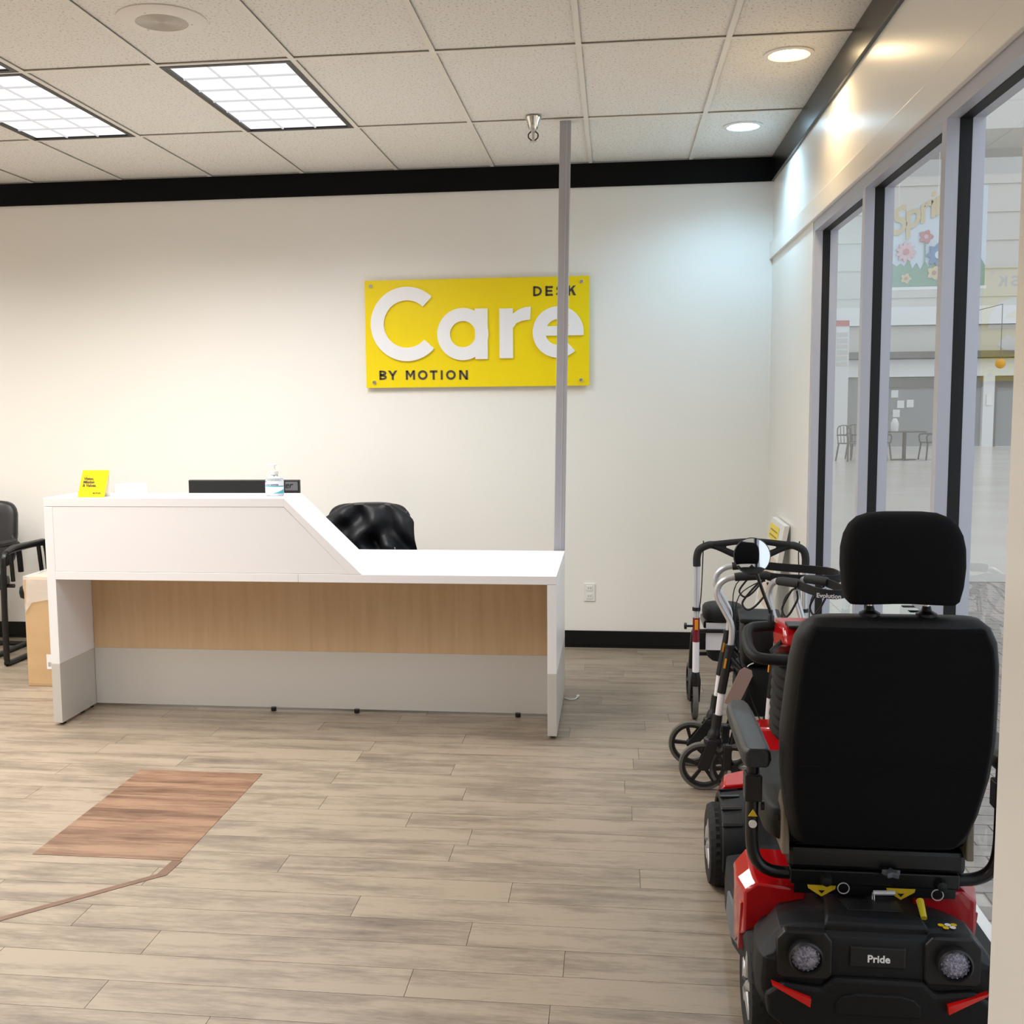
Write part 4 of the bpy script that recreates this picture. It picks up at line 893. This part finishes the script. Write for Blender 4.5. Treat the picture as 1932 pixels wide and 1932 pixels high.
for k in range(5):
    a = 2*PI*k/5+.3; c_, s_ = math.cos(a), math.sin(a)
    sp_ = G().tube([(-1.47+.03*c_,6.38+.03*s_,.10),(-1.47+.27*c_,6.38+.27*s_,.075)], [.026,.016], 8).build('base_spoke', BLACK_PL, oc)
    G().lathe([(0,-.022),(.022,-.02),(.026,0),(.022,.02),(0,.022)], (-1.47+.27*c_,6.38+.27*s_,.026), 'x', 14).build('caster', BLACK_PL, sp_)
jk = thing('jacket', 'dark nylon jacket draped over the office chair backrest', 'jacket', (-1.47,6.53,.6))
def jk_front(x, z):                              # folds on the camera side
    u = (x+1.47)/.28; w = (z-.72)/.25
    r = 0.
    for (px, pz, ang, fr, am) in ((-.25,.35,-.6,16,.012),(.3,.2,.5,20,.012),(.1,-.3,.9,24,.008),(-.5,-.2,-1.2,18,.010)):
        d = (u-px)*math.cos(ang)+(w-pz)*math.sin(ang); e_ = math.exp(-((u-px)**2+(w-pz)**2)*1.1)
        r += am*math.sin(d*fr*.6)*e_
    return r
rings = []
for j in range(27):
    t = j/26; z = .965-.50*t if j else .968
    row = []
    hw = .285*(1+.08*t)*(1-.18*max(0,1-t/.14)**2)
    for i in range(41):
        u = -1+2*i/40; x = -1.468+u*hw+.006*math.sin(9*t+u*3)
        top = .985-.06*abs(u)**3.2-.012*(1-u)*.4
        zz_ = top-(top-.49)*t
        y = 6.545-.035*(1-u*u)-.03*min(1,t*6)-jk_front(x,zz_)*2.6
        row.append((x,y,zz_))
    rings.append(row)
front = rings; back = [[(x,6.655-.02*(1-((x+1.47)/.29)**2),max(z,.70)) for (x,y,z) in r] for r in rings[:1]]
topring = [[(x,6.60,z+.006) for x,y,z in rings[0]]]
backr = [[(x,6.66,z-.02) for x,y,z in rings[0]],[(x,6.672,z-.2) for x,y,z in rings[0]]]
allr = list(reversed(backr))+topring+rings
g = G().loft(allr, cap=False, closed=False)
jo = g.build('jacket_shell', JACKET, jk, 80); so = jo.modifiers.new('solid','SOLIDIFY'); so.thickness = .004; so.offset = 0
G().prism([(-1.325,.752),(-1.300,.735),(-1.312,.730)], 'y', 6.455, 6.4565).build('logo_mark', WHITE_LET, jk, 0)
text('lettering', 'A', .022, WHITE_LET, jk, (-1.302,6.455,.722), (1,0,-.5), (.5,0,1), .0005, .0006)

# ---------------------------------------------------------------- guest chairs by the back wall
LEATH = mat('black_leatherette', rgb(22,21,22), .4, bump=(60,.1))
def guest(x, label):
    t = thing('guest_chair', label, 'chair', (x,6.65,0), 0, 'black guest chairs by the back wall'); B = dict(local=True)
    for s_ in (-1,1):
        X = s_*.285
        loop_ = smooth([(X,.22,.50),(X,.20,.66),(X,.14,.70),(X,-.22,.700),(X,-.305,.680),(X,-.325,.62),(X,-.335,.40),(X,-.34,.10),(X,-.335,.035),(X,-.29,.016),(X,.20,.016),(X,.25,.016)],5)
        G().tube(loop_, .0165, 10, sq=(1,1.15)).build('arm_loop', BLACK_MET, t, **B)
        G().tube([(X,.16,.715),(X,-.20,.716),(X,-.29,.696)], [.020,.024,.018], 10, sq=(1.15,.7)).build('arm_cap', BLACK_PL, t, **B)
        G().tube([(X*.92,.20,.66),(X*.80,.235,.74)], .014, 8).build('back_link', BLACK_MET, t, **B)
        G().tube([(X,.10,.70),(X*.98,.13,.45)], .014, 8).build('arm_strut', BLACK_MET, t, **B)
    G().tube([(-.285,.235,.016),(.285,.235,.016)], .0155, 10).build('rear_runner', BLACK_MET, t, **B)
    G().tube([(-.285,-.10,.40),(.285,-.10,.40)], .013, 8).build('cross_bar', BLACK_MET, t, **B)
    G().tube([(-.285,.13,.42),(.285,.13,.42)], .013, 8).build('cross_bar', BLACK_MET, t, **B)
    G().ell((0,-.04,.445), (.50,.52,.10), .4, .35, 28, 10).build('seat', LEATH, t, 60, **B)
    def bf(q): return Vector((q.x*(1-.08*max(0,q.z/.22)**2), q.y-.03*(1-(q.x/.25)**2)+.10*(q.z/.22)*.5+.03, q.z))
    G().ell((0,.225,.745), (.50,.075,.44), .35, .4, 32, 14, bf).build('backrest', LEATH, t, 60, **B)
    return t
guest(-4.165, 'black leatherette guest chair at the left picture edge')
guest(-3.40, 'black guest chair half hidden behind the cardboard box and desk')

# ---------------------------------------------------------------- cardboard box
CARDB = mat('brown_cardboard', rgb(198,166,124), .8, noise=((4,4,14), rgb(186,152,112), .3))
PTAPE = mat('glossy_packing_tape', rgb(190,158,120), .15)
def wrap():
    M = mat('clear_plastic_film', rgb(240,240,240), .12, bump=(22,.9)); b = M.node_tree.nodes['Principled BSDF']; b.inputs['Alpha'].default_value = .42; return M
FILM = wrap()
cx = thing('cardboard_box', 'tall brown cardboard box with plastic film over its top, left of the desk', 'box', (-3.11,6.06,0))
bo = G().box(-3.305,-2.93,5.87,6.24,0,.615).build('box_body', CARDB, cx, 0, bevel=.004)
G().box(-3.304,-2.931,5.90,6.055,.6152,.618).build('top_flap', CARDB, bo, 0); G().box(-3.304,-2.931,6.058,6.21,.6152,.618).build('top_flap', CARDB, bo, 0)
G().box(-3.15,-3.09,5.8685,5.87,.40,.614).build('packing_tape', PTAPE, cx, 0)
G().box(-3.295,-2.94,5.8692,5.8698,.012,.02).build('bottom_edge', PTAPE, cx, 0)
G().box(-3.188,-3.10,5.8688,5.8698,.10,.185).build('shipping_label', LABEL, cx, 0)
for k in range(5): G().box(-3.178+k*.008,-3.175+k*.008,5.8682,5.8687,.115,.14).build('bar_mark', BLACK_PL, cx, 0)
rings = []
random.seed(3)
for j in range(9):
    t = j/8; row = []
    for i in range(48):
        a = 2*PI*i/48; c_, s_ = math.cos(a), math.sin(a); e = .18
        k = 1.035+.02*math.sin(7*a+3*t)+.02*random.random()*(t**2)*2
        sag = .05*math.sin(3*a+1)+.04*math.sin(5*a)
        row.append((-3.1175+math.copysign(abs(c_)**e,c_)*.19*k, 6.055+math.copysign(abs(s_)**e,s_)*.187*k, .622+.008*(1-t)-t*(.13+sag)))
    rings.append(row)
g = G().loft([[(-3.1175+(x+3.1175)*.05,6.055+(y-6.055)*.05,.632) for x,y,z in rings[0]]]+rings, cap=False); fo = g.build('plastic_film', FILM, cx, 80)
# ---------------------------------------------------------------- the mall outside
MW = mat('mall_white', rgb(226,227,228), .6); MB = mat('mall_beige', rgb(206,202,196), .6); MG = mat('shutter_grey', rgb(138,142,144), .55); MD = mat('mall_dark', rgb(104,102,98), .6)
MFL = mat('mall_floor_tile', rgb(214,208,200), .22, noise=((.9,.9,.9), rgb(200,192,182), .2))
BRICK = mat('paver_brick', rgb(176,166,158), .35, noise=((13,13,13), rgb(146,136,130), .25)); TILEW = mat('pale_floor_tile', rgb(222,220,208), .3)
mf = struct(G().box(1.07, 40, -6, 38.5, -.08, -.006).build('floor_mall', MFL, sm=0), 'pale concourse floor of the mall outside the window'); WM[mf] = Matrix.Identity(4)
G().box(1.07,40,10.0,38.5,-.006,0).box(6.0,40,-6,10.0,-.006,0).box(1.07,6.0,-6,2.6,-.006,0).build('floor_slab', MFL, mf, 0)
bw, bl = .10, .20
brick_me = G().box(-bl/2+.003, bl/2-.003, -bw/2+.003, bw/2-.003, 0, .006).mesh('paver', BRICK, 0)
cand = []
k = 0; y = 2.62
while y < 9.98:
    x = 1.08+(bl/2 if k % 2 else 0)
    while x+bl < 6.0:
        xc, yc = x+bl/2, y+bw/2
        if not (xc < 2.25 and 7.55 < yc < 9.3):
            vis = .19 < xc/yc < .345
            cand.append((0 if vis else 1, yc, xc))
        x += bl
    y += bw; k += 1
cand.sort()
for v, yc, xc in cand[:280]: place(brick_me, 'paver', mf, loc=(xc,yc,-.006))
g = G()
for v, yc, xc in cand[280:]: g.box(xc-bl/2+.003, xc+bl/2-.003, yc-bw/2+.003, yc+bw/2-.003, -.006, 0)
o = g.build('paver', BRICK, mf, 0); o['kind'] = 'stuff'
tm = G().box(-.147,.147,-.147,.147,0,.006).mesh('floor_tile', TILEW, 0)
for i in range(4):
    for j in range(6): place(tm, 'floor_tile', mf, loc=(1.08+.15+i*.3, 7.55+.15+j*.3, -.006))
# far facade
FY = 38.6
fa = setting('wall_mall', 'far mall storefronts with white fascia seen through the window')
g = G().box(2,30,FY+.4,FY+.8,0,14); g.build('wall_panel', MB, fa, 0)
G().box(2,30,FY-.2,FY+.4,2.30,2.86).build('fascia', MW, fa, 0)
G().box(2,30,FY-.5,FY+.4,2.90,3.10).build('ledge', MD, fa, 0)
G().box(2,30,FY-.1,FY+.4,3.12,3.95).build('fascia_panel', MB, fa, 0)
G().box(2,30,FY-.3,FY+.4,3.97,4.55).build('upper_band', MW, fa, 0)
for k in range(10): G().box(2,30,FY+.36,FY+.4,4.9+k*.9,4.94+k*.9).build('reveal_line', MB, fa, 0)
for i, (a, b) in enumerate(((7.6,8.3),(8.75,12.0),(12.35,16.0))):
    s_ = G().box(a,b,FY-.02,FY+.3,.0,2.28).build('shutter', MG, fa, 0)
    G().box(a-.12,a,FY-.12,FY+.3,0,2.3).build('door_frame', MD, fa, 0)
    if i: G().box(a,b,FY-.10,FY-.02,1.95,2.28).build('shutter_box', MD, s_, 0)
G().box(11.9,12.25,FY-.2,FY+.1,0,2.3).build('pilaster', MW, fa, 0)
for (px, pz) in ((9.05,1.62),(9.25,1.28),(9.55,1.30),(9.12,.98)): G().box(px,px+.22,FY-.05,FY-.03,pz,pz+.25).build('notice', MW, fa, 0)
G().box(12.0,12.16,FY-.24,FY-.21,1.35,1.7).build('notice', WHITE_PL, fa, 0)
# drop beam under the skylight
bm_ = struct(G().box(4.3,24,18.8,21.0,5.75,9.5).build('beam_mall', MB, sm=0), 'white drop beam under the mall ceiling')
struct(G().box(1.075,1.4,7.6,38,0,9).build('wall_mall_left', MW, sm=0))
# hanging spring banner
bn = thing('spring_banner', 'white hanging banner with script word and painted flowers in the mall', 'banner', (4.75,19,3.3))
BAN = mat('banner_blue_white', rgb(206,216,226), .6); GRS = mat('painted_green', rgb(134,164,146), .6); PNK = mat('painted_pink', rgb(214,180,184), .6); ROSE = mat('painted_rose', rgb(190,136,138), .6)
BLU = mat('painted_blue', rgb(116,142,176), .6); GLD = mat('painted_gold', rgb(206,190,156), .6)
top = [(4.35+1.5*k/12, 4.43+.50*math.sin(PI*.5*k/12)) for k in range(13)]
G().prism([(4.35,3.36)]+[(5.85,3.36)]+list(reversed(top)), 'y', 19., 19.03).build('banner_sheet', BAN, bn, 0)
for x in (4.5,5.1,5.7): G().tube([(x,19.015,4.4),(x,19.015,5.752)], .006, 6).build('hanging_cord', MW, bn)
G().box(4.33,5.87,18.99,19.04,3.32,3.37).build('bottom_rail', MW, bn, 0)
random.seed(5)
gp = [(4.36,3.375)]+[(5.84,3.375)]
xs = [4.36+1.48*k/24 for k in range(25)]
gp += [(x, 3.66+.10*(i % 2)+random.uniform(-.03,.05)) for i, x in reversed(list(enumerate(xs)))]
G().prism(gp, 'y', 18.985, 18.999).build('painted_grass', GRS, bn, 0)
def flower(cx, cz, r, n, M, M2, nm):
    P = []
    for k in range(n*4):
        a = 2*PI*k/(n*4); q = r*(.82+.18*math.cos(n*a)); P.append((cx+q*math.cos(a), cz+q*math.sin(a)))
    f = G().prism(P, 'y', 18.97, 18.984).build(nm, M, bn, 0); G().lathe([(0,18.962),(r*.3,18.962),(r*.3,18.97)], (cx,0,cz), 'y', 12).build('flower_eye', M2, f)
flower(4.62,3.92,.17,11,PNK,ROSE,'painted_flower'); flower(4.92,4.15,.12,5,ROSE,PNK,'painted_flower'); flower(5.12,3.86,.20,8,BLU,BAN,'painted_flower'); flower(4.63,3.50,.09,5,GLD,ROSE,'painted_flower'); flower(5.06,3.58,.12,5,GLD,ROSE,'painted_flower')
G().box(4.905,4.92,18.97,18.984,3.7,4.05).build('flower_stem', GRS, bn, 0)
text('lettering', 'Spring', .56, GLD, bn, (4.40,18.985,4.16), (1,0,.48), (-.3,0,1), .01, .012, .85, shear=.3)
# kiosk sign, cafe furniture, globe lamp
ks = thing('directory_sign', 'tall white mall directory sign with red top band', 'sign', (6.55,34,0))
G().box(6.35,6.75,33.95,34.05,0,3.95).build('sign_body', MW, ks, 0); G().box(6.36,6.74,33.93,33.95,3.7,3.86).build('red_band', mat('red_band', rgb(196,92,92), .6), ks, 0)
for k in range(6): G().box(6.40,6.70,33.93,33.95,2.55+k*.17,2.66+k*.17).build('sign_line', MB, ks, 0)
DKM = mat('dark_bronze_metal', rgb(70,68,66), .5)
def cafe_chair(x, y, rz, label):
    t = thing('cafe_chair', label, 'chair', (x,y,0), rz, 'metal cafe chairs in the mall'); B = dict(local=True)
    for a in (-.22,.22):
        for b in (-.2,.2): G().tube([(a*.9,b*.9,.45),(a*1.1,b*1.15,0)], .022, 6).build('leg', DKM, t, **B)
        G().tube(smooth([(a,-.2,.45),(a*1.1,-.2,.66),(a*1.1,.2,.66)],3), .02, 6).build('arm', DKM, t, **B)
    G().box(-.22,.22,-.22,.22,.44,.465).build('seat', DKM, t, 0, **B)
    G().tube(smooth([(-.2,.2,.45),(-.2,.24,.8),(-.1,.25,.9),(.1,.25,.9),(.2,.24,.8),(.2,.2,.45)],4), .014, 6).build('back_frame', DKM, t, **B)
    for q in (-.1,0,.1): G().tube([(q,.21,.46),(q,.25,.89)], .010, 6).build('back_slat', DKM, t, **B)
def cafe_table(x, y, label):
    t = thing('cafe_table', label, 'table', (x,y,0), 0, 'cafe tables in the mall'); B = dict(local=True)
    G().box(-.45,.45,-.4,.4,.72,.75).build('table_top', DKM, t, 0, **B); G().lathe([(.05,.03),(.05,.72)], n=10).build('column', DKM, t, **B)
    G().box(-.3,.3,-.04,.04,0,.03).box(-.04,.04,-.3,.3,.001,.031).build('foot', DKM, t, 0, **B)
cafe_table(7.45,30.2,'small cafe table in the mall with one chair at its right')
cafe_chair(8.15,30.3,-PI/2*.9,'grey metal cafe chair right of the mall table'); cafe_chair(6.85,30.2,PI/2,'grey metal cafe chair left of the mall table')
cafe_chair(6.0,29.8,.5,'grey metal cafe chair in front of its neighbour at far left pane'); cafe_chair(6.45,31.0,2.6,'grey metal cafe chair farther off in the far left pane')
jg = thing('water_jug', 'small white jug on the cafe table in the mall', 'jug', (7.2,30.2,.75)); G().lathe([(0,0),(.09,0),(.1,.2),(.06,.3),(.04,.33),(0,.33)], (7.2,30.2,.7505), n=12).build('jug_body', MW, jg)
gl = thing('globe_lamp', 'small orange globe hanging before the far white fascia', 'lamp', (11.9,36,2.65)); G().ell((11.62,36,2.62),(.30,.30,.30),1,1,16,10).build('globe', mat('orange_globe', rgb(222,150,50), .4), gl); G().tube([(11.62,36,2.76),(11.62,36,4.4),(11.62,38.3,4.4)], .012, 6).build('hanger', MD, gl)
